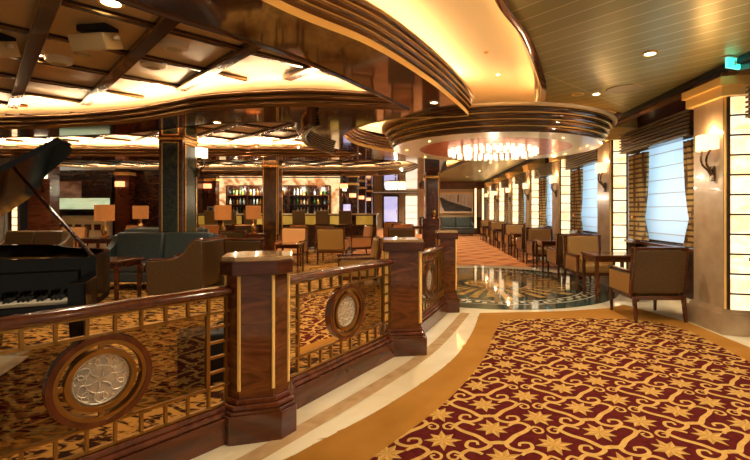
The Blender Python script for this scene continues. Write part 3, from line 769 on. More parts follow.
for i in (1, 2, 3):
    c = (None, post, post2, post2)[i]
    if i == 3: c = copy_tree(post2)
    c.location = (*PP[i], 0); c.rotation_euler = (0, 0, ang(i)); 
    if i == 2: c.scale = (1, 1, 1)
    if i == 3: c.scale = (.72, .72, 1)
    tag(c, pl[i - 1], 'post', 'balustrade posts')
def make_rail(i, name_lab):
    a, c = Vector(PP[i]), Vector(PP[i + 1]); d = (c - a); L0 = d.length; u = d.normalized()
    ra = .215; rb = .205 if i < 2 else .15
    e = empty('glass_balustrade', (a.x + u.x * ra, a.y + u.y * ra, 0), atan2(d.y, d.x), name_lab, 'railing', 'balustrade panels')
    L = L0 - ra - rb
    MB().box((L / 2, 0, .075), (L - .05, .13, .15)).build('plinth', 'wood', e, smooth=0, bevel=.006)
    MB().box((L / 2, 0, .165), (L - .05, .10, .03)).box((L / 2, 0, .19), (L - .02, .06, .03)).build('bottom_rail', 'wood_h', e, smooth=0, bevel=.008)
    pts = [(.052 * cos(radians(t)), .875 + .030 * sin(radians(t))) for t in range(0, 360, 20)]
    vs = [(0, y, z) for y, z in pts] + [(L, y, z) for y, z in pts]; n = len(pts)
    MB().add(vs, [(k, (k + 1) % n, (k + 1) % n + n, k + n) for k in range(n)] + [tuple(range(n)), tuple(range(n, 2 * n))[::-1]]).build('handrail', 'wood_h', e, smooth=1)
    zb, zi0, zi1, zt = .215, .325, .755, .845; ex = .12 if i else .12
    b = MB(); r = .014
    def bar(x0, z0, x1, z1, w=r, dpt=.022): b.box(((x0 + x1) / 2, 0, (z0 + z1) / 2), (abs(x1 - x0) + w, dpt, abs(z1 - z0) + w))
    bar(0.01, zb, L - .01, zb); bar(0.01, zt, L - .01, zt); bar(.012, zb, .012, zt); bar(L - .012, zb, L - .012, zt)
    bar(0, zi0, L, zi0); bar(0, zi1, L, zi1); bar(ex, zi0, ex, zi1, .02); bar(L - ex, zi0, L - ex, zi1, .02)
    nsq = max(8, int(round(L / .118)))
    for k in range(1, nsq):
        x = L * k / nsq; bar(x, zb, x, zi0); bar(x, zi1, x, zt)
    for k in range(1, 5):
        z = zi0 + (zi1 - zi0) * k / 5; bar(0, z, ex, z); bar(L - ex, z, L, z)
    zc = (zi0 + zi1) / 2; R = .215; xc = L / 2
    for t in range(4):
        w = t * pi / 2; b.box((xc + .165 * cos(w), 0, zc + .165 * sin(w)), (.05, .02, .02) if t % 2 == 0 else (.02, .02, .05))
    b.build('brass_grid', 'brass_d', e, smooth=0)
    def ring(r0, r1, d, mat, nm):
        bb = MB(); n = 48; prof = [(r0, -d), (r1, -d), (r1 + .004, 0), (r1, d), (r0, d), (r0 - .004, 0)]
        vs = [(xc + q * cos(2 * pi * k / n), y, zc + q * sin(2 * pi * k / n)) for q, y in prof for k in range(n)]; m_ = len(prof)
        return bb.add(vs, [(j * n + k, j * n + (k + 1) % n, ((j + 1) % m_) * n + (k + 1) % n, ((j + 1) % m_) * n + k) for j in range(m_) for k in range(n)]).build(nm, mat, e, smooth=.6)
    ring(R - .026, R, .03, 'wood_h', 'wooden_ring'); ring(R - .044, R - .026, .024, 'brass_d', 'outer_brass_ring')
    ring(.124, .146, .022, 'brass_d', 'inner_brass_ring')
    # panes : two sheets around the ring
    ga = MB()
    n = 24
    def half(sgn):
        xe = ex + .01 if sgn < 0 else L - ex - .01
        loop = [(xe, zi0 + .008), (xe, zi1 - .008), (xc, zi1 - .008)] + [(xc + sgn * (R - .01) * cos(radians(t)), zc + min(zi1 - .01 - zc, (R - .01) * sin(radians(t)))) for t in range(90, -91, -10)] + [(xc, zi0 + .008)]
        tris = tessellate_polygon([[Vector((x, z, 0)) for x, z in loop]])
        ga.add([(x, 0, z) for x, z in loop], [tuple(t) for t in tris])
    half(-1); half(1); ga.build('glass_pane', 'glass', e, smooth=0)
    # etched emblem
    m_ = MB()
    def cur_(pts, r=.0035): m_.tube([(xc + x * 1.17, 0, zc + z * 1.17) for x, z in cr(pts, 5)], r, 5)
    for k in range(6):
        a0 = k * pi / 3
        def Q(r, t): return (r * cos(a0 + t), r * sin(a0 + t))
        cur_([Q(.012, 0), Q(.04, .35), Q(.07, .15), Q(.092, .45), Q(.08, .8), Q(.06, .75), Q(.062, .5)])
        cur_([Q(.05, -.2), Q(.075, -.45), Q(.095, -.25), Q(.09, 0), Q(.078, -.08)])
    for rr in (.064, .114):
        m_.tube([(xc + rr * cos(t * pi / 18), 0, zc + rr * sin(t * pi / 18)) for t in range(37)], .0035, 5)
    for k in range(40):
        t = k * 2 * pi / 40; m_.tube([(xc + .114 * cos(t), 0, zc + .114 * sin(t)), (xc + .126 * cos(t), 0, zc + .126 * sin(t))], .002, 4)
    m_.build('scroll_emblem', 'silver', e, smooth=1)
    dd = MB(); dd.add([(xc + .125 * cos(t * pi / 18), .004, zc + .125 * sin(t * pi / 18)) for t in range(36)], [tuple(range(36))]); dd.build('emblem_glass', 'glass_e', e, smooth=0)
    return e
M['glass_e'] = None
def frosted():
    m = bpy.data.materials.new('frosted_emblem_glass'); m.use_nodes = True; nt = m.node_tree; nt.nodes.clear()
    o = nt.nodes.new('ShaderNodeOutputMaterial'); t = nt.nodes.new('ShaderNodeBsdfTransparent'); d = nt.nodes.new('ShaderNodeBsdfDiffuse'); d.inputs[0].default_value = (.7, .62, .5, 1)
    mx = nt.nodes.new('ShaderNodeMixShader'); mx.inputs[0].default_value = .5
    nt.links.new(t.outputs[0], mx.inputs[1]); nt.links.new(d.outputs[0], mx.inputs[2]); nt.links.new(mx.outputs[0], o.inputs[0]); return m
M['glass_e'] = frosted()
make_rail(0, 'nearest brass and glass railing panel, in front of the piano')
make_rail(1, 'second railing panel with round emblem, between the nearest and middle posts')
make_rail(2, 'farthest railing panel, short and seen steeply, between the middle and last posts')

# ------------------------------------------------------------------ seating
def make_armchair(fab, back, wood='wood', W=.66, D=.70, H=.90):
    """faces -Y"""
    e = empty('armchair', (0, 0, 0)); hw = W / 2; hd = D / 2
    MB().box((0, -.03, .37), (W - .15, D - .16, .14)).build('seat_cushion', fab, e, smooth=.6, bevel=.03)
    MB().box((0, 0, .285), (W - .06, D - .08, .05)).build('seat_frame', wood, e, smooth=0, bevel=.004)
    R = radians(-8)
    br = MB().box((0, hd - .085, .66), (W - .12, .09, .44), 0, tilt=R).build('backrest', fab, e, smooth=.6, bevel=.025)
    fr = MB(); 
    fr.box((0, hd - .030, .885), (W, .06, .028), 0); 
    for s in (-1, 1): fr.box((s * (hw - .015), hd - .055, .60), (.03, .055, .58), 0, tilt=R)
    fr.build('back_frame', wood, br, smooth=0, bevel=.004)
    MB().box((0, hd - .035, .60), (W - .06, .02, .52), 0, tilt=R).build('rear_panel', back, br, smooth=0, bevel=.006)
    for s in (-1, 1):
        a = MB().box((s * (hw - .04), -.04, .44), (.065, D - .16, .25)).build('arm_panel', fab, e, smooth=.6, bevel=.015)
        ar = MB(); ar.box((s * (hw - .04), -.05, .592), (.07, D - .12, .028)); ar.build('armrest', wood, a, smooth=0, bevel=.008)
        MB().taper((s * (hw - .04), -hd + .05, 0), (.03, .03), (s * (hw - .035), -hd + .045, .58), (.045, .045)).build('leg', wood, e, smooth=0, bevel=.004)
        MB().taper((s * (hw - .035), hd + .0, 0), (.03, .03), (s * (hw - .035), hd - .05, .30), (.045, .05)).build('leg', wood, e, smooth=0, bevel=.004)
    return e
usedp = set()
def place(src, x, y, rz, label, cat, group=None, s=None, name=None):
    if src.name in usedp: c = copy_tree(src)
    else: c = src; usedp.add(src.name)
    c.location = (x, y, .008 if True else 0); c.rotation_euler = (0, 0, rz)
    if s: c.scale = s
    return tag(c, label, cat, group)
chA = make_armchair('fab', 'fab_b'); chO = make_armchair('fab_o', 'fab', W=.70, D=.70); chB = make_armchair('fab_b', 'fab_b')
def make_table(w, d, h):
    e = empty('side_table', (0, 0, 0))
    MB().box((0, 0, h - .015), (w, d, .03)).build('table_top', 'wood', e, smooth=0, bevel=.008)
    MB().box((0, 0, h - .065), (w - .06, d - .06, .07)).build('apron', 'wood', e, smooth=0)
    for sx in (-1, 1):
        for sy in (-1, 1): MB().taper((sx * (w / 2 - .045), sy * (d / 2 - .045), 0), (.032, .032), (sx * (w / 2 - .04), sy * (d / 2 - .04), h - .03), (.05, .05)).build('leg', 'wood', e, smooth=0)
    return e
tb = make_table(.68, .60, .68)
num = ['nearest', 'second', 'third', 'fourth', 'fifth', 'sixth']
for k in range(5):
    y = 5.52 + 2.93 * k; dx = .03 * 2.93 * k
    ln = ('ochre armchair nearest the camera, its brown back turned to us by the window wall' if k == 0 else 'ochre armchair turned away from us, %s such chair along the window wall' % num[k])
    place(chA, 2.96 + dx, y if k == 0 else y + .05, pi, ln, 'armchair', 'armchairs along the window wall')
    place(tb, 3.02 + dx, y + 1.12, -TH, 'dark wooden side table between facing armchairs, %s along the window wall' % num[k], 'table', 'tables along the window wall')
    place(chA, 3.02 + dx, y + 1.92, -TH, 'ochre armchair facing us, %s such chair along the window wall' % num[k], 'armchair', 'armchairs along the window wall')

def make_sofa(fab, W=1.95, D=.80, H=.94):
    e = empty('sofa', (0, 0, 0)); hd = D / 2; hw = W / 2
    MB().box((0, 0, .22), (W - .06, D - .06, .16)).build('seat_base', fab, e, smooth=0, bevel=.02)
    for s in (-1, 1):
        MB().box((s * (hw - .12) / 2, -.06, .37), ((hw - .12) - .008, D - .20, .16)).build('seat_cushion', fab, e, smooth=.6, bevel=.04)
        MB().box((s * (hw - .12) / 2, hd - .14, .69), ((hw - .12) - .008, .15, .50), 0, tilt=radians(-9)).build('back_cushion', fab, e, smooth=.6, bevel=.04)
        # sloping scroll arm
        prof = [(-hd + .02, .14), (-hd + .02, .50), (-hd + .06, .58), (-hd + .2, .60), (0, .62), (.15, .68), (.26, .78), (.32, .88), (hd - .02, .90), (hd, .14)]
        tri = [(y, z) for y, z in prof]; bb = MB(); n = len(tri); x0, x1 = sorted((s * (hw - .12), s * hw))
        bb.add([(x0, y, z) for y, z in tri] + [(x1, y, z) for y, z in tri], [tuple(range(n))[::-1], tuple(range(n, 2 * n))] + [(i, (i + 1) % n, (i + 1) % n + n, i + n) for i in range(n)])
        bb.build('arm', fab, e, smooth=.5, bevel=.012)
        for yy in (-hd + .07, hd - .07): MB().taper((s * (hw - .08), yy, 0), (.03, .03), (s * (hw - .08), yy, .15), (.05, .05)).build('leg', 'wood', e, smooth=0)
    MB().box((0, hd - .04, .55), (W - .2, .07, .72), 0, tilt=radians(-6)).build('back_frame', fab, e, smooth=0, bevel=.02)
    return e
sofa = make_sofa('fab_s')
place(sofa, -4.45, 7.58, 0, 'slate grey leather sofa facing us in front of the green marble column', 'sofa')
place(sofa, -6.0, 11.0, pi, 'slate grey sofa with its back to us behind the green column', 'sofa', s=(1.05, 1, .98))
place(sofa, 2.30, 22.7, 0, 'slate blue two seat sofa at the far end under the ship picture', 'sofa', s=(.92, 1, 1.03))
# high-arm club chair seen from its side
def make_wing():
    e = empty('club_chair', (0, 0, 0)); W, D = .84, .80; hd = D / 2; hw = W / 2
    MB().box((0, -.04, .36), (W - .2, D - .22, .18)).build('seat_cushion', 'fab_b', e, smooth=.6, bevel=.04)
    MB().box((0, hd - .06, .55), (W - .04, .10, .70), 0, tilt=radians(-6)).build('backrest', 'fab_b', e, smooth=0, bevel=.02)
    for s in (-1, 1):
        top = [(-hd, .60), (-hd + .25, .615), (-hd + .42, .64), (-hd + .54, .72), (-hd + .62, .84), (hd - .09, .905), (hd, .915)]
        prof = [(-hd + .02, .12)] + top + [(hd, .12)]
        bb = MB(); n = len(prof); x0, x1 = sorted((s * (hw - .10), s * hw))
        bb.add([(x0, y, z) for y, z in prof] + [(x1, y, z) for y, z in prof], [tuple(range(n))[::-1], tuple(range(n, 2 * n))] + [(i, (i + 1) % n, (i + 1) % n + n, i + n) for i in range(n)])
        a = bb.build('arm_panel', 'fab_b', e, smooth=.5, bevel=.01)
        MB().tube([(s * (hw - .05), y, z + .008) for y, z in cr([(-hd - .005, .14)] + [(-hd - .005, .4)] + top, 4)], .020, 6).build('wood_trim', 'wood_h', a, smooth=1)
        for yy in (-hd + .07, hd - .07): MB().taper((s * (hw - .06), yy, 0), (.03, .03), (s * (hw - .06), yy, .14), (.05, .05)).build('leg', 'wood', e, smooth=0)
    MB().tube([(-hw + .03, hd, .905), (hw - .03, hd, .905)], .018, 6).build('top_rail', 'wood_h', e)
    return e
wing = make_wing()
place(wing, -3.42, 6.66, -pi / 2, 'high-sided brown leather club chair seen side on beside the slate sofa', 'armchair')

ct = empty('coffee_table', (-4.55, 6.30, .008), 0, 'long dark wooden coffee table between the piano and the slate sofa', 'table')
MB().box((0, 0, .615), (1.0, .62, .035)).build('table_top', 'wood', ct, smooth=0, bevel=.008)
MB().box((0, 0, .56), (.92, .54, .08)).build('apron', 'wood', ct, smooth=0)
for sx in (-1, 1):
    for sy in (-1, 1): MB().taper((sx * .44, sy * .25, 0), (.035, .035), (sx * .45, sy * .26, .55), (.055, .055)).build('leg', 'wood', ct, smooth=0)

grp = 'armchairs in the lounge'
A = lambda s, x, y, rz, l: place(s, x, y, radians(rz), l, 'armchair', grp)
A(chB, -2.54, 7.05, 168, 'dark framed brown armchair right behind the nearest post, its wide back towards us')
A(chO, -2.95, 10.6, 0, 'apricot armchair facing us at the small round-cornered table in mid lounge')
A(chO, -2.04, 11.2, 180, 'apricot armchair with its back to us in the centre, directly before the bar')
A(chO, -1.50, 12.3, -65, 'apricot armchair turned sideways right of the central back-turned chair')
A(chB, -2.75, 14.0, 180, 'dark backed armchair behind the central back-turned chair, close to the bar')
A(chA, -.86, 7.0, -80, 'olive armchair turned sideways just left of the middle post')
A(chA, -.26, 11.0, 180, 'ochre armchair with its back to us, nearest of three at the lit aisle')
A(chO, -.30, 13.6, 0, 'apricot armchair facing us, middle of three at the lit aisle')
A(chO, -.75, 17.0, 180, 'apricot armchair farthest of three at the lit aisle')
A(chB, -4.60, 12.4, 180, 'dark backed armchair seen below the two amber lamps')
A(chO, -3.62, 13.2, -20, 'small distant apricot armchair right of the gilt column base')
A(chO, -8.95, 11.3, 15, 'apricot armchair at the left, under the glowing wall picture')
A(chO, -8.35, 12.7, -15, 'apricot armchair between the two left amber lamps')
A(chO, -6.15, 12.9, 0, 'apricot armchair half hidden behind the green column at its left')
A(chO, -5.3, 13.4, 0, 'apricot armchair seen right of the green column, farther back')
A(chB, -3.75, 9.6, 165, 'dark brown armchair right of the club chair, back towards us')
set_ = place(sofa, -8.0, 9.0, 0, 'x', 'sofa')
# brown settee behind piano
for ch_ in list(bpy.data.objects):
    if ch_.parent == set_ and ch_.type == 'MESH':
        ch_.data = ch_.data.copy()
        if ch_.data.materials[0] == M['fab_s']: ch_.data.materials[0] = M['fab_b']
tag(set_, 'low brown settee behind the open piano at the left edge', 'sofa'); set_.scale = (.72, 1, .96)

T_ = lambda x, y, l, s=None: place(tb, x, y, 0, l, 'table', 'tables in the lounge', s)
T_(-2.62, 9.35, 'small dark table in front of the apricot armchair facing us in mid lounge', (.75, .85, .92))
T_(-6.75, 9.55, 'dark table bearing the leftmost amber lamp', (1.1, 1, 1.08))
T_(-7.33, 11.75, 'dark table bearing the amber lamp left of the green column', (.8, .8, 1.08))
T_(-4.54, 10.45, 'dark table bearing the amber lamp right of the green column', (.8, .8, 1.08))
T_(-4.12, 11.3, 'dark table bearing the amber lamp before the gilt column', (.8, .8, 1.08))
T_(.2, 18.0, 'small dark table at the far end beside the aisle')
# table lamps
tl = empty('table_lamp', (0, 0, 0))
MB().lathe([(0, 0), (.07, 0), (.075, .015), (.03, .03), (.05, .08), (.062, .15), (.05, .22), (.02, .27), (.012, .30), (.012, .40), (0, .40)], 20).build('lamp_base', 'gold', tl, smooth=.9)
MB().lathe([(.185, .37), (.19, .72), (.18, .72), (.175, .37)], 28, closed=True).lathe([(0, .55), (.178, .55), (.178, .553), (0, .553)], 20).build('lamp_shade', 'lampshade', tl, smooth=.6)
for i, (x, y, l) in enumerate(((-6.75, 9.55, 'amber drum lamp before the glowing wall picture, leftmost of four'), (-7.33, 11.75, 'amber drum lamp just left of the green column, second of four from the left'), (-4.54, 10.45, 'amber drum lamp right of the green column, third of four from the left'), (-4.12, 11.3, 'amber drum lamp left of the gilt column, rightmost of four'))):
    c = place(tl, x, y, 0, l, 'table lamp', 'amber table lamps'); c.location.z = .744
    lamp('POINT', (x, y, .744 + .60), 9, (1, .5, .2), .03, name='lamp_bulb')

# ------------------------------------------------------------------ grand piano
pn = empty('grand_piano', (-2.88, 2.63, .008), radians(25), 'black grand piano with raised lid and visible keyboard at the left', 'grand piano')
# local: x from -.75 (bass) to .75 (treble); keyboard front y = 0; tail y = 2.0
bd = cr([(.745, .28), (.745, .75), (.66, 1.05), (.36, 1.35), (.20, 1.65), (.02, 1.88), (-.25, 1.98), (-.52, 1.90), (-.70, 1.62)], 5) + [(-.745, 1.2), (-.745, .28)]
ins = [(x * .94, .30 + (y - .28) * .955) for x, y in bd]
b = MB(); n = len(bd)
zz0, zz1 = .64, 1.0
b.prism(bd, zz0, zz0 + .05, 0)
vs = [(x, y, zz0) for x, y in bd] + [(x, y, zz1) for x, y in bd] + [(x, y, zz1) for x, y in ins] + [(x, y, zz0 + .05) for x, y in ins]
b.add(vs, [(i, (i + 1) % n, (i + 1) % n + n, i + n) for i in range(n)] + [(i + n, (i + 1) % n + n, (i + 1) % n + 2 * n, i + 2 * n) for i in range(n)] + [(i + 2 * n, (i + 1) % n + 2 * n, (i + 1) % n + 3 * n, i + 3 * n) for i in range(n)])
b.build('case', 'black', pn, smooth=.6)
b = MB(); b.prism(ins, .86, .88); b.build('iron_plate', 'gold', pn, smooth=0)
b = MB()
for s in (-1, 1): b.box((s * .70, .13, .76), (.10, .34, .20))
b.box((0, .12, .655), (1.5, .36, .04)); b.box((0, -.045, .70), (1.36, .03, .05)); b.box((0, .27, .80), (1.30, .04, .22))
b.build('key_bed', 'black', pn, smooth=0, bevel=.008)
wk = None
for k in range(52):
    x = -.64 + (k + .5) * 1.28 / 52
    if wk is None: wk = MB().box((0, 0, 0), (.0232, .16, .022)).build('white_key', 'ivory', pn, smooth=0); o = wk
    else: o = wk.copy(); col.objects.link(o)
    o.location = (x, .07, .725)
bk = None
for k in range(51):
    if k % 7 in (1, 4): continue
    x = -.64 + (k + 1) * 1.28 / 52
    if bk is None: bk = MB().taper((0, 0, -.01), (.013, .10), (0, .003, .014), (.010, .09)).build('black_key', 'matte', pn, smooth=0); o = bk
    else: o = bk.copy(); col.objects.link(o)
    o.location = (x, .105, .745)
for x, y in ((.62, .40), (-.62, .40), (-.30, 1.70)):
    lg = MB().taper((x, y, .07), (.075, .075), (x, y, .64), (.12, .12)).box((x, y, .62), (.17, .17, .06)).build('leg', 'black', pn, smooth=0, bevel=.006)
    MB().lathe([(0, 0), (.03, .0), (.03, .06), (0, .07)], 12, (x, y, 0)).build('caster', 'gold', lg, smooth=.6)
ly = MB().box((0, .45, .12), (.26, .12, .03)).box((-.06, .46, .38), (.025, .03, .52)).box((.06, .46, .38), (.025, .03, .52)).build('pedal_lyre', 'black', pn, smooth=0)
for x in (-.06, 0, .06): MB().box((x, .36, .10), (.025, .14, .012)).build('pedal', 'gold', ly, smooth=0)
# music desk
MB().box((0, .46, .95), (.80, .018, .24), 0, tilt=radians(-80)).build('music_desk', 'black', pn, smooth=0, bevel=.006)
# lid hinged on the bass side
lid = [(x, y) for x, y in bd if y > .55] ; lid = [(.745, .55)] + lid + [(-.745, .55)]
b = MB(); LA = radians(35)
b.T = Matrix.Translation((-.745, 0, 1.01)) @ Matrix.Rotation(-LA, 4, 'Y') @ Matrix.Translation((.745, 0, 0))
b.prism(lid, 0, .022); ld = b.build('lid', 'black', pn, smooth=.5)
b = MB(); b.T = Matrix.Translation((-.745, 0, 1.01)) @ Matrix.Rotation(-LA, 4, 'Y') @ Matrix.Translation((.745, 0, 0))
b.prism([(-.745, .56), (.745, .56), (.745, .90), (-.745, .90)], .026, .045); b.build('front_flap', 'black', ld, smooth=0)
tp = Vector((-.745, 0, 1.01)) + Vector((1.05 * cos(LA), .95, 1.05 * sin(LA)))
MB().tube([(.66, .62, .97), tuple(tp)], [.016, .012], 8).build('prop_stick', 'dwood', pn)
bn = empty('piano_bench', (-2.72, 2.0, .008), radians(25), 'black padded piano bench in front of the keyboard', 'bench')
MB().box((0, 0, .46), (.72, .34, .09)).build('seat_cushion', 'matte', bn, smooth=0, bevel=.02)
for sx in (-1, 1):
    for sy in (-1, 1): MB().taper((sx * .32, sy * .13, 0), (.03, .03), (sx * .32, sy * .13, .42), (.045, .045)).build('leg', 'black', bn, smooth=0)
# case and papers seen through the nearest railing
cs = empty('equipment_case', (-1.50, 3.55, .008), radians(25), 'black equipment case on the floor behind the nearest railing panel', 'case')
MB().box((0, 0, .19), (.72, .30, .38)).build('body', 'matte', cs, smooth=0, bevel=.015)
MB().tube(cr([(-.08, 0, .38), (-.07, 0, .43), (.07, 0, .43), (.08, 0, .38)], 5), .010, 6).build('handle', 'matte', cs)
sh = MB().box((0, 0, .0), (.26, .18, .006), 0, tilt=.25).build('sheet_music', 'paper', smooth=0)
sh.location = (-2.10, 2.15, .575); tag(sh, 'white paper sheets at the left edge behind the nearest railing', 'paper')
st = empty('music_stand', (-2.10, 2.17, -.017), 0, 'dark low stand holding the white sheets behind the nearest railing', 'stand')
MB().box((0, .0, .583), (.24, .16, .01), 0, tilt=.25).build('tray', 'matte', st, smooth=0); MB().tube([(0, 0, .02), (0, 0, .58)], .012, 8).build('pole', 'matte', st)
MB().lathe([(0, 0), (.13, 0), (.13, .015), (.0, .03)], 20).build('base', 'matte', st)
# ------------------------------------------------------------------ columns
gc = empty('marble_column', (-4.46, 8.32, 0), 0, 'square column with green marble panels in gilt frames behind the slate sofa', 'column')
MB().box((0, 0, 1.55), (.44, .56, 3.08)).build('shaft', 'wood', gc, smooth=0)
b = MB(); f = MB()
for (cx, cy, w, ax) in ((0, -.282, .30, 'x'), (.222, 0, .40, 'y'), (-.222, 0, .40, 'y'), (0, .282, .30, 'x')):
    s = 1 if (cx > 0 or cy > 0) else -1
    def bx(bb, lo, hi, z0, z1, t):
        if ax == 'x': bb.box(((lo + hi) / 2, cy + s * t / 2, (z0 + z1) / 2), (hi - lo, t, z1 - z0))
        else: bb.box((cx + s * t / 2, (lo + hi) / 2, (z0 + z1) / 2), (t, hi - lo, z1 - z0))
    for z0, z1 in ((.3, 2.60), (2.74, 3.0)):
        bx(b, -w / 2, w / 2, z0, z1, .006)
        for lo, hi in ((-w / 2 - .012, -w / 2 + .012), (w / 2 - .012, w / 2 + .012)): bx(f, lo, hi, z0, z1, .016)
        bx(f, -w / 2, w / 2, z0 - .012, z0 + .012, .016); bx(f, -w / 2, w / 2, z1 - .012, z1 + .012, .016)
pa = b.build('marble_panel', 'green', gc, smooth=0); f.build('gilt_frame', 'gold', pa, smooth=0)
MB().box((0, 0, 2.67), (.48, .60, .05)).build('capital', 'gold', gc, smooth=0, bevel=.008)
s_ = copy_tree(scw); s_.location = (-4.22, 8.55, 2.20); s_.rotation_euler = (0, 0, 0); s_.scale = (1.1, 1.1, 1.1)
tag(s_, 'white glowing sconce on the side of the green marble column', 'wall lamp')
usedw = [True]
def dark_column(name, x, y, w, top, label, ped=False):
    e = empty(name, (x, y, 0), 0, label, 'column')
    MB().box((0, 0, top / 2), (w, w, top)).build('shaft', 'bronze_col' if top > 3 else 'wood', e, smooth=0)
    b = MB()
    for s in (-1, 1):
        b.box((s * (w / 2 - .03), -w / 2 - .006, top / 2), (.02, .012, top - .4)); b.box((w / 2 + .006, s * (w / 2 - .03), top / 2), (.012, .02, top - .4))
    b.build('gold_strip', 'goldp', e, smooth=0)
    MB().box((0, 0, top - .34), (w + .05, w + .05, .10)).build('capital', 'gold', e, smooth=0, bevel=.02)
    MB().box((0, 0, .12), (w + .08, w + .08, .24)).build('base', 'wood', e, smooth=0)
    return e
dark_column('gilt_column', -4.36, 13.6, .47, 3.05, 'dark lacquered column with gilt band standing before the bar')
e = dark_column('aisle_column', .60, 13.2, .44, 2.68, 'dark wood column with low wider pedestal between the aisle and the round inlay')
MB().box((-.05, -.25, .55), (.50, .40, 1.1)).build('pedestal', 'wood', e, smooth=0, bevel=.01)
MB().lathe([(0, 1.1), (.05, 1.1), (.03, 1.14), (.07, 1.2), (.06, 1.34), (0, 1.36)], 16, (.05, -.25, 0)).build('gilt_ornament', 'gold', e, smooth=.8)

# ------------------------------------------------------------------ left and back walls
b = MB(); b.box((-10.35, 14.5, 1.33), (6.3, .2, 2.66)); tag(b.build('wall_lounge', 'dwood', smooth=0), kind='structure'); tag(MB().box((-13.6, 7, 1.33), (.2, 15.2, 2.66)).build('wall_left', 'dwood', smooth=0), kind='structure')
tag(MB().box((-5.4, 18.15, 1.33), (5.0, .2, 2.66)).build('wall_bar', 'dwood', smooth=0), kind='structure'); tag(MB().box((-8.4, 16.45, 1.33), (.8, 3.6, 2.66)).build('wall_bar_side', 'dwood', smooth=0), kind='structure')
tag(MB().box((-.95, 33.0, 1.33), (7.8, .2, 2.66)).build('wall_far', 'beige_w', smooth=0), kind='structure')
tag(MB().box((2.4, 24.35, 1.45), (4.2, .2, 2.9)).build('wall_back', 'beige_w', smooth=0), kind='structure')
tag(MB().box((-2.95, 25.8, 1.33), (.16, 14.2, 2.66)).build('wall_aisle_left', 'dwood', smooth=0), kind='structure')
tag(MB().box((.55, 28.65, 1.33), (.2, 8.3, 2.66)).build('wall_aisle_right', 'beige_w', smooth=0), kind='structure')
# panelling of the far wall beneath and above the ship picture
tag(MB().box((2.2, 24.21, .48), (3.6, .08, .96)).build('trim_60', 'dwood', smooth=0), kind='structure')
tag(MB().box((2.2, 24.18, 2.72), (3.6, .12, .42)).build('trim_61', 'wood', smooth=0), kind='structure')
sp = empty('ship_picture', (2.42, 24.16, 0), 0, 'large pale photograph of a dark ship bow on the far wall above the sofa', 'picture')
MB().box((0, 0, 1.74), (1.84, .04, 1.12)).build('print', 'photo_l', sp, smooth=0)
b = MB(); hull = [(-.90, 2.02), (-.78, 2.06), (-.45, 1.86), (.2, 1.66), (.90, 1.44), (.90, 1.28), (-.60, 1.28), (-.74, 1.5)]
tris = tessellate_polygon([[Vector((x, z, 0)) for x, z in hull]]); b.add([(x, -.024, z) for x, z in hull], [tuple(t) for t in tris])
for i in range(7): b.box((-.5 + i * .2, -.024, 1.95 - i * .02), (.012, .004, .5))
b.box((.15, -.024, 2.0), (.06, .004, .45)); b.build('ship_hull', 'photo_d', sp, smooth=0)
b = MB()
for (x0, z0, x1, z1) in ((-.95, 1.17, .95, 1.21), (-.95, 2.28, .95, 2.32)): b.box(((x0 + x1) / 2, -.02, (z0 + z1) / 2), (x1 - x0, .07, z1 - z0))
for s in (-1, 1): b.box((s * .94, -.02, 1.745), (.04, .07, 1.15))
b.build('picture_frame', 'goldp', sp, smooth=0)
for x, l in ((3.52, 'left'), (3.93, 'right')):
    e = empty('end_pilaster', (x, 24.15, 0), 0, 'narrow glowing pilaster at the far end, %s one beside the ship picture' % l, 'pilaster')
    MB().box((0, 0, 1.3), (.22, .10, 2.6)).build('casing', 'wood', e, smooth=0); MB().box((0, -.055, 1.45), (.11, .02, 2.2)).build('light_panel', 'em_panel', e, smooth=0)

# glowing picture in a niche on the left back wall
def FR(px, py, Y): return ((px - 412) * Y / F, Y, EYE + (210 - py) * Y / F)
Y = 14.3
x0, _, z1 = FR(56, 178, Y); x1, _, z0 = FR(113, 211, Y)
pc = empty('lit_picture', ((x0 + x1) / 2, Y, 0), 0, 'wide dark niche picture with glowing pale green lower band on the left wall', 'picture')
w = x1 - x0
MB().box((0, 0, (z0 + z1) / 2), (w, .10, z1 - z0)).build('dark_panel', 'dwood', pc, smooth=0)
MB().box((0, -.06, z0 + .24), (w - .10, .03, .36)).build('glowing_band', 'em_art', pc, smooth=0)
MB().box((-w * .25, -.06, z0 + .70), (w * .44, .02, .54)).build('violet_print', 'art_p', pc, smooth=0)
b = MB()
for s in (-1, 1): b.box((s * w / 2, -.04, (z0 + z1) / 2), (.06, .14, z1 - z0 + .06))
b.box((0, -.04, z1), (w, .14, .06)); b.box((0, -.04, z0), (w, .14, .06)); b.build('picture_frame', 'matte', pc, smooth=0)
sb = empty('sideboard', (-10.5, 13.9, .008), 0, 'white stepped console with small drawers under the glowing picture', 'console')
MB().box((0, 0, .5), (1.6, .4, 1.0)).build('body', 'white', sb, smooth=0, bevel=.01)
MB().box((0, 0, 1.08), (1.1, .36, .16)).build('upper_step', 'white', sb, smooth=0, bevel=.01)
for i in range(5): MB().box((-.6 + i * .3, -.21, .8), (.2, .02, .18)).build('drawer', 'wood', sb, smooth=0)

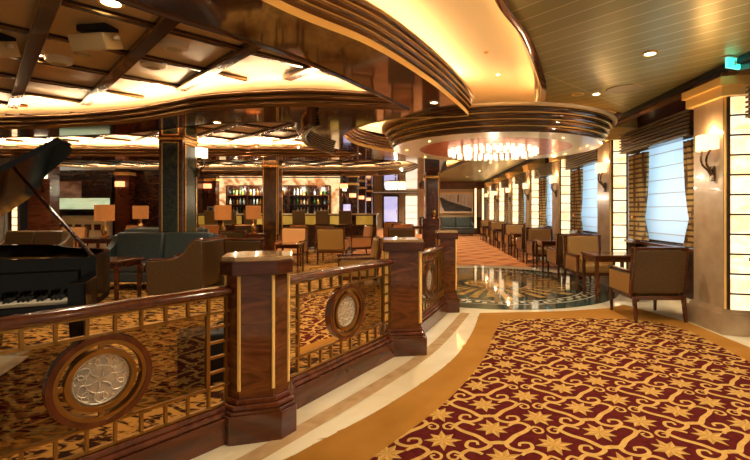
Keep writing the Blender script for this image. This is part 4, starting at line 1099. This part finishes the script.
# left pilasters
def pilaster(px0, px1, Y, label, light=None, mat='wood', dep=.3):
    xa = (px0 - 412) * Y / F; xb = (px1 - 412) * Y / F
    e = empty('wall_pilaster', ((xa + xb) / 2, Y + dep / 2, 0), 0, label, 'pilaster')
    MB().box((0, 0, 1.34), (xb - xa, dep, 2.68)).build('shaft', mat, e, smooth=0)
    MB().box((0, 0, 2.52), (xb - xa + .06, dep + .06, .10)).build('capital', 'goldp', e, smooth=0, bevel=.01)
    MB().box((0, 0, .12), (xb - xa + .06, dep + .06, .24)).build('base', 'wood', e, smooth=0)
    return e
pilaster(24, 50, 11.0, 'dark wood pilaster with a sconce behind the piano lid')
pilaster(115, 129, 14.0, 'slim dark pilaster carrying a red-glowing sconce right of the lit picture')
pilaster(199, 216, 16.75, 'dark pilaster with red-glowing sconce at the left end of the bar')
e = empty('wall_pilaster', (-9.85, 10.9, 0), 0, 'narrow dark pilaster with a column of amber lit tiles at the left edge', 'pilaster')
MB().box((0, 0, 1.34), (.26, .2, 2.68)).build('casing', 'matte', e, smooth=0); lp = MB().box((0, -.105, 1.3), (.15, .02, 1.9)).build('light_panel', 'em_shade', e, smooth=0)
b = MB()
for i in range(11): b.box((0, -.118, .4 + i * .19), (.16, .01, .02))
for s in (-1, 1): b.box((s * .08, -.118, 1.35), (.02, .012, 1.95))
b.build('panel_bar', 'matte', lp, smooth=0)
dr = empty('wall_drape', (-10.55, 10.95, 0), 0, 'grey gathered drape at the left edge behind the piano lid', 'curtain')
b = MB(); pts = [(-.65 + 1.1 * i / 60, .05 * sin(i * .9)) for i in range(61)]
b.add([(x, y, .1) for x, y in pts] + [(x, y, 2.66) for x, y in pts], [(i, i + 1, i + 62, i + 61) for i in range(60)]); b.add([(x, y + .02, .1) for x, y in pts] + [(x, y + .02, 2.66) for x, y in pts], [(i, i + 61, i + 62, i + 1) for i in range(60)]); b.build('drape', 'curt_g', dr, smooth=1.2)

def wsconce(src, px, py, Y, label, s=1.0, gp=None):
    c = copy_tree(src) if src.name in W_ else src; W_.add(src.name)
    x, y, z = FR(px, py, Y); c.location = (x, y, z - .25 * s); c.rotation_euler = (0, 0, -pi / 2); c.scale = (s, s, s)
    tag(c, label, 'wall lamp', gp); return c
W_ = {scw.name}
W_.discard(scr.name)
wsconce(scr, 121, 184, 13.99, 'red-orange glowing sconce right of the lit wall picture')
wsconce(scr, 208, 186, 16.74, 'red-orange glowing sconce left of the bar')
wsconce(scw, 43, 175, 10.99, 'white sconce on the dark pilaster behind the piano')
# remove the unused original of the white sconce by giving it a place of its own
scw.location = (-2.79, 17.4, 1.95); scw.rotation_euler = (0, 0, 0); tag(scw, 'white sconce on the dark wall end just right of the bar', 'wall lamp')
wsconce(scr, 344, 186, 16.79, 'red-orange glowing sconce at the right end of the bar')

# ------------------------------------------------------------------ bar
YB = 17.6
def BX(px, Y=YB): return (px - 412) * Y / F
bs = empty('back_bar', (0, 0, 0), 0, 'dark back bar shelving for bottles inside a glowing amber onyx frame', 'shelves')
xl, xr = BX(214), BX(339)
MB().box(((xl + xr) / 2, YB + .2, 2.48), (xr - xl, .12, .34)).build('onyx_panel', 'em_onyx', bs, smooth=0)
for x, nm in ((xl + .2, 'onyx_panel'), (xr - .25, 'onyx_panel')): MB().box((x, YB + .2, 1.6), (.42, .12, 1.5)).build(nm, 'em_onyx', bs, smooth=0)
x0s, x1s = BX(227), BX(330)
MB().box(((x0s + x1s) / 2, YB + .30, 1.6), (x1s - x0s, .05, 1.5)).build('back_panel', 'dwood', bs, smooth=0)
SZ = [1.20, 1.58, 1.96]
for z in SZ: MB().box(((x0s + x1s) / 2, YB + .14, z - .015), (x1s - x0s, .28, .03)).build('shelf', 'wood', bs, smooth=0)
for k in range(6): MB().box((x0s + (x1s - x0s) * k / 5, YB + .12, 1.66), (.07, .32, 1.34)).build('upright', 'dwood', bs, smooth=0)
MB().box(((x0s + x1s) / 2, YB + .12, 2.33), (x1s - x0s, .34, .05)).build('cornice', 'dwood', bs, smooth=0)
MB().box(((x0s + x1s) / 2, YB + .10, .55), (x1s - x0s, .5, 1.1)).build('lower_cabinet', 'dwood', bs, smooth=0)
bm = [P('bottle_glass_%s' % n_, c_, .08, coat=.5) for n_, c_ in (('amber', (.32, .12, .02)), ('green', (.03, .12, .03)), ('clear', (.62, .60, .50)), ('dark', (.03, .02, .015)), ('gold', (.65, .42, .10)), ('blue', (.25, .38, .40)))]
bn_ = ['amber', 'green', 'clear', 'dark', 'golden', 'pale blue']
protos = []
for i, m_ in enumerate(bm):
    h = (.28, .30, .26, .31, .24, .27)[i]; r = (.035, .032, .042, .034, .05, .036)[i]
    o = MB().lathe([(0, 0), (r, 0), (r, h * .6), (r * .4, h * .76), (r * .36, h), (0, h)], 10).build('bottle', m_, smooth=.6); protos.append([o, False])
lev = ['lowest', 'middle', 'top']
for L_i, z in enumerate(SZ):
    nbt = 30
    for k in range(nbt):
        x = x0s + .10 + (x1s - x0s - .2) * k / (nbt - 1)
        if any(abs(x - (x0s + (x1s - x0s) * q / 5)) < .075 for q in range(6)): continue
        i = random.randrange(6); o, u = protos[i]
        if u: o = o.copy(); col.objects.link(o)
        protos[i][1] = True
        o.location = (x, YB + .10 + random.uniform(-.03, .03), z); sc_ = random.uniform(.85, 1.0); o.scale = (sc_, sc_, sc_)
        tag(o, '%s glass bottle on the %s shelf of the back bar' % (bn_[i], lev[L_i]), 'bottle', '%s bottles on the %s back bar shelf' % (bn_[i], lev[L_i]))
for x in [x0s + (x1s - x0s) * (k + .5) / 5 for k in range(5)]: lamp('POINT', (x, YB - .15, 2.20), 9, (1, .85, .6), .02, name='shelf_light').data.energy = 22
# counter
YC = 15.9
bc = empty('bar_counter', (0, 0, 0), 0, 'long bar counter with pale top and glowing yellow front behind the stools', 'bar counter')
xa, xb = BX(196, YC), BX(378, YC)
MB().box(((xa + xb) / 2, YC, 1.20), (xb - xa, .62, .05)).build('counter_top', 'tan', bc, smooth=0, bevel=.01)
MB().box(((xa + xb) / 2, YC + .06, .60), (xb - xa - .1, .42, 1.16)).build('bar_front', 'dwood', bc, smooth=0)
npn = 7
for k in range(npn): MB().box((xa + (xb - xa) * (k + .5) / npn, YC - .17, .98), ((xb - xa) / npn - .35, .03, .32)).build('front_light_panel', 'em_bar', bc, smooth=0)
# bar stools, backs to us
bst = empty('bar_stool', (0, 0, 0))
MB().box((0, 0, .80), (.46, .44, .10)).build('seat', 'dwood', bst, smooth=0, bevel=.02)
MB().box((0, -.21, 1.09), (.44, .05, .46), 0, tilt=radians(6)).build('backrest', 'fab_b', bst, smooth=0, bevel=.015)
for sx in (-1, 1):
    for sy in (-1, 1): MB().taper((sx * .2, sy * .19, 0), (.03, .03), (sx * .19, sy * .18, .76), (.04, .04)).build('leg', 'dwood', bst, smooth=0)
MB().box((0, .19, .28), (.38, .025, .03)).box((0, -.19, .36), (.38, .025, .03)).build('footrest', 'brass_d', bst, smooth=0)
for i, px in enumerate((213, 232, 252, 300, 323, 346)):
    c = place(bst, (px - 412) * 14.9 / F, 14.95, 0, 'dark backed bar stool at the counter, %s' % ['leftmost of six', 'second of six from the left', 'third of six, left of the gilt column', 'fourth of six, right of the gilt column', 'fifth of six from the left', 'rightmost of six'][i], 'bar stool', 'bar stools along the counter')
    c.location.z = .008
# register and picture frame on counter
cr_ = empty('cash_register', (BX(309 + 38, YC), YC, 1.225), 0, 'small bright screen standing at the right end of the bar counter', 'register')
MB().box((0, 0, .03), (.25, .25, .06)).build('base', 'matte', cr_, smooth=0); MB().box((0, -.02, .2), (.26, .03, .26), 0, tilt=-.2).build('screen', 'em_door', cr_, smooth=0)
pf = empty('small_frame', (BX(208, YC) + .15, YC - .1, 1.225), 0, 'small white framed card on the left end of the bar counter', 'frame')
MB().box((0, 0, .13), (.26, .03, .26)).build('frame', 'white', pf, smooth=0); MB().box((0, -.018, .13), (.16, .006, .16)).build('card', 'photo_d', pf, smooth=0)

# ------------------------------------------------------------------ far aisle
d = tag(MB().box((0, 0, 0), (1.22, .08, 2.5)).build('door_1', 'dwood', smooth=0), kind='structure'); d.location = (-1.60, 32.8, 1.25)
MB().box((0, -.05, .05), (1.0, .02, 2.1)).build('door_pane', 'em_door', d, smooth=0)
MB().box((.42, -.08, -.05), (.04, .04, .4)).build('door_handle', 'gold', d, smooth=0)
shp = empty('lit_showcase', (-.02, 32.75, 0), 0, 'bright lit display opening at the far end right of the glowing door', 'showcase')
MB().box((0, 0, 1.3), (.92, .06, 2.2)).build('lit_back', 'em_shop', shp, smooth=0)
for z in (.7, 1.2, 1.7): MB().box((0, -.1, z), (.9, .2, .03)).build('shelf', 'wood', shp, smooth=0)
for s in (-1, 1): MB().box((s * .5, -.05, 1.3), (.08, .2, 2.4)).build('jamb', 'wood', shp, smooth=0)
for i, (Yp, l) in enumerate(((19.5, 'nearest'), (22.8, 'middle'), (26.4, 'farthest'))):
    e = empty('aisle_pilaster', (-2.62, Yp, 0), 0, 'dark wood pilaster along the far aisle, %s of three right of the bar' % l, 'pilaster')
    MB().box((0, 0, 1.335), (.40, .5, 2.67)).build('shaft', 'dwood', e, smooth=0); MB().box((0, 0, .1), (.46, .56, .2)).build('base', 'wood', e, smooth=0); MB().box((0, 0, 2.5), (.46, .56, .1)).build('capital', 'goldp', e, smooth=0)
    c = copy_tree(scr); c.location = (-2.62, Yp - .255, 1.75); c.rotation_euler = (0, 0, -pi / 2); tag(c, 'small glowing sconce on the %s dark pilaster of the far aisle' % l, 'wall lamp', 'far aisle sconces')
# low balustrade beside the far aisle
fb = empty('aisle_railing', (-2.2, 17.5, .008), radians(90), 'low dark railing with vertical bars along the left of the far aisle', 'railing')
MB().box((2.3, 0, .98), (4.6, .06, .05)).build('handrail', 'wood', fb, smooth=0)
for k in range(12): MB().box((.05 + k * .41, 0, .48), (.03, .03, .96)).build('baluster', 'dwood', fb, smooth=0)
lamp('POINT', (-.66, 17.5, 1.85), 70, (1, .8, .55), .02, name='far_chandelier_spill')
for x, y in ((-.95, 30.5), (-1.4, 27), (-.4, 24.5), (1.9, 22.2)): lamp('SPOT', (x, y, 2.6), 90, (1, .8, .55), .03, spot=140, name='down_spot')  # bare spots without fittings over the far aisle and sofa

# ------------------------------------------------------------------ camera, world, view
cam = bpy.data.cameras.new('camera'); co = bpy.data.objects.new('camera', cam); col.objects.link(co)
co.location = (0, 0, EYE); co.rotation_euler = (radians(90), 0, 0)
cam.sensor_width = 36; cam.lens = 36 * F / 750; cam.shift_x = (375 - 412) / 750; cam.shift_y = -20 / 750; cam.clip_start = .05; cam.clip_end = 100
sc_n = bpy.context.scene; sc_n.camera = co
w = bpy.data.worlds.new('world'); sc_n.world = w; w.use_nodes = True
w.node_tree.nodes['Background'].inputs[0].default_value = (1, .80, .56, 1); w.node_tree.nodes['Background'].inputs[1].default_value = .22
vs_ = sc_n.view_settings; vs_.view_transform = 'Standard'; vs_.look = 'None'; vs_.gamma = 1; vs_.use_curve_mapping = False; vs_.exposure = 0.52
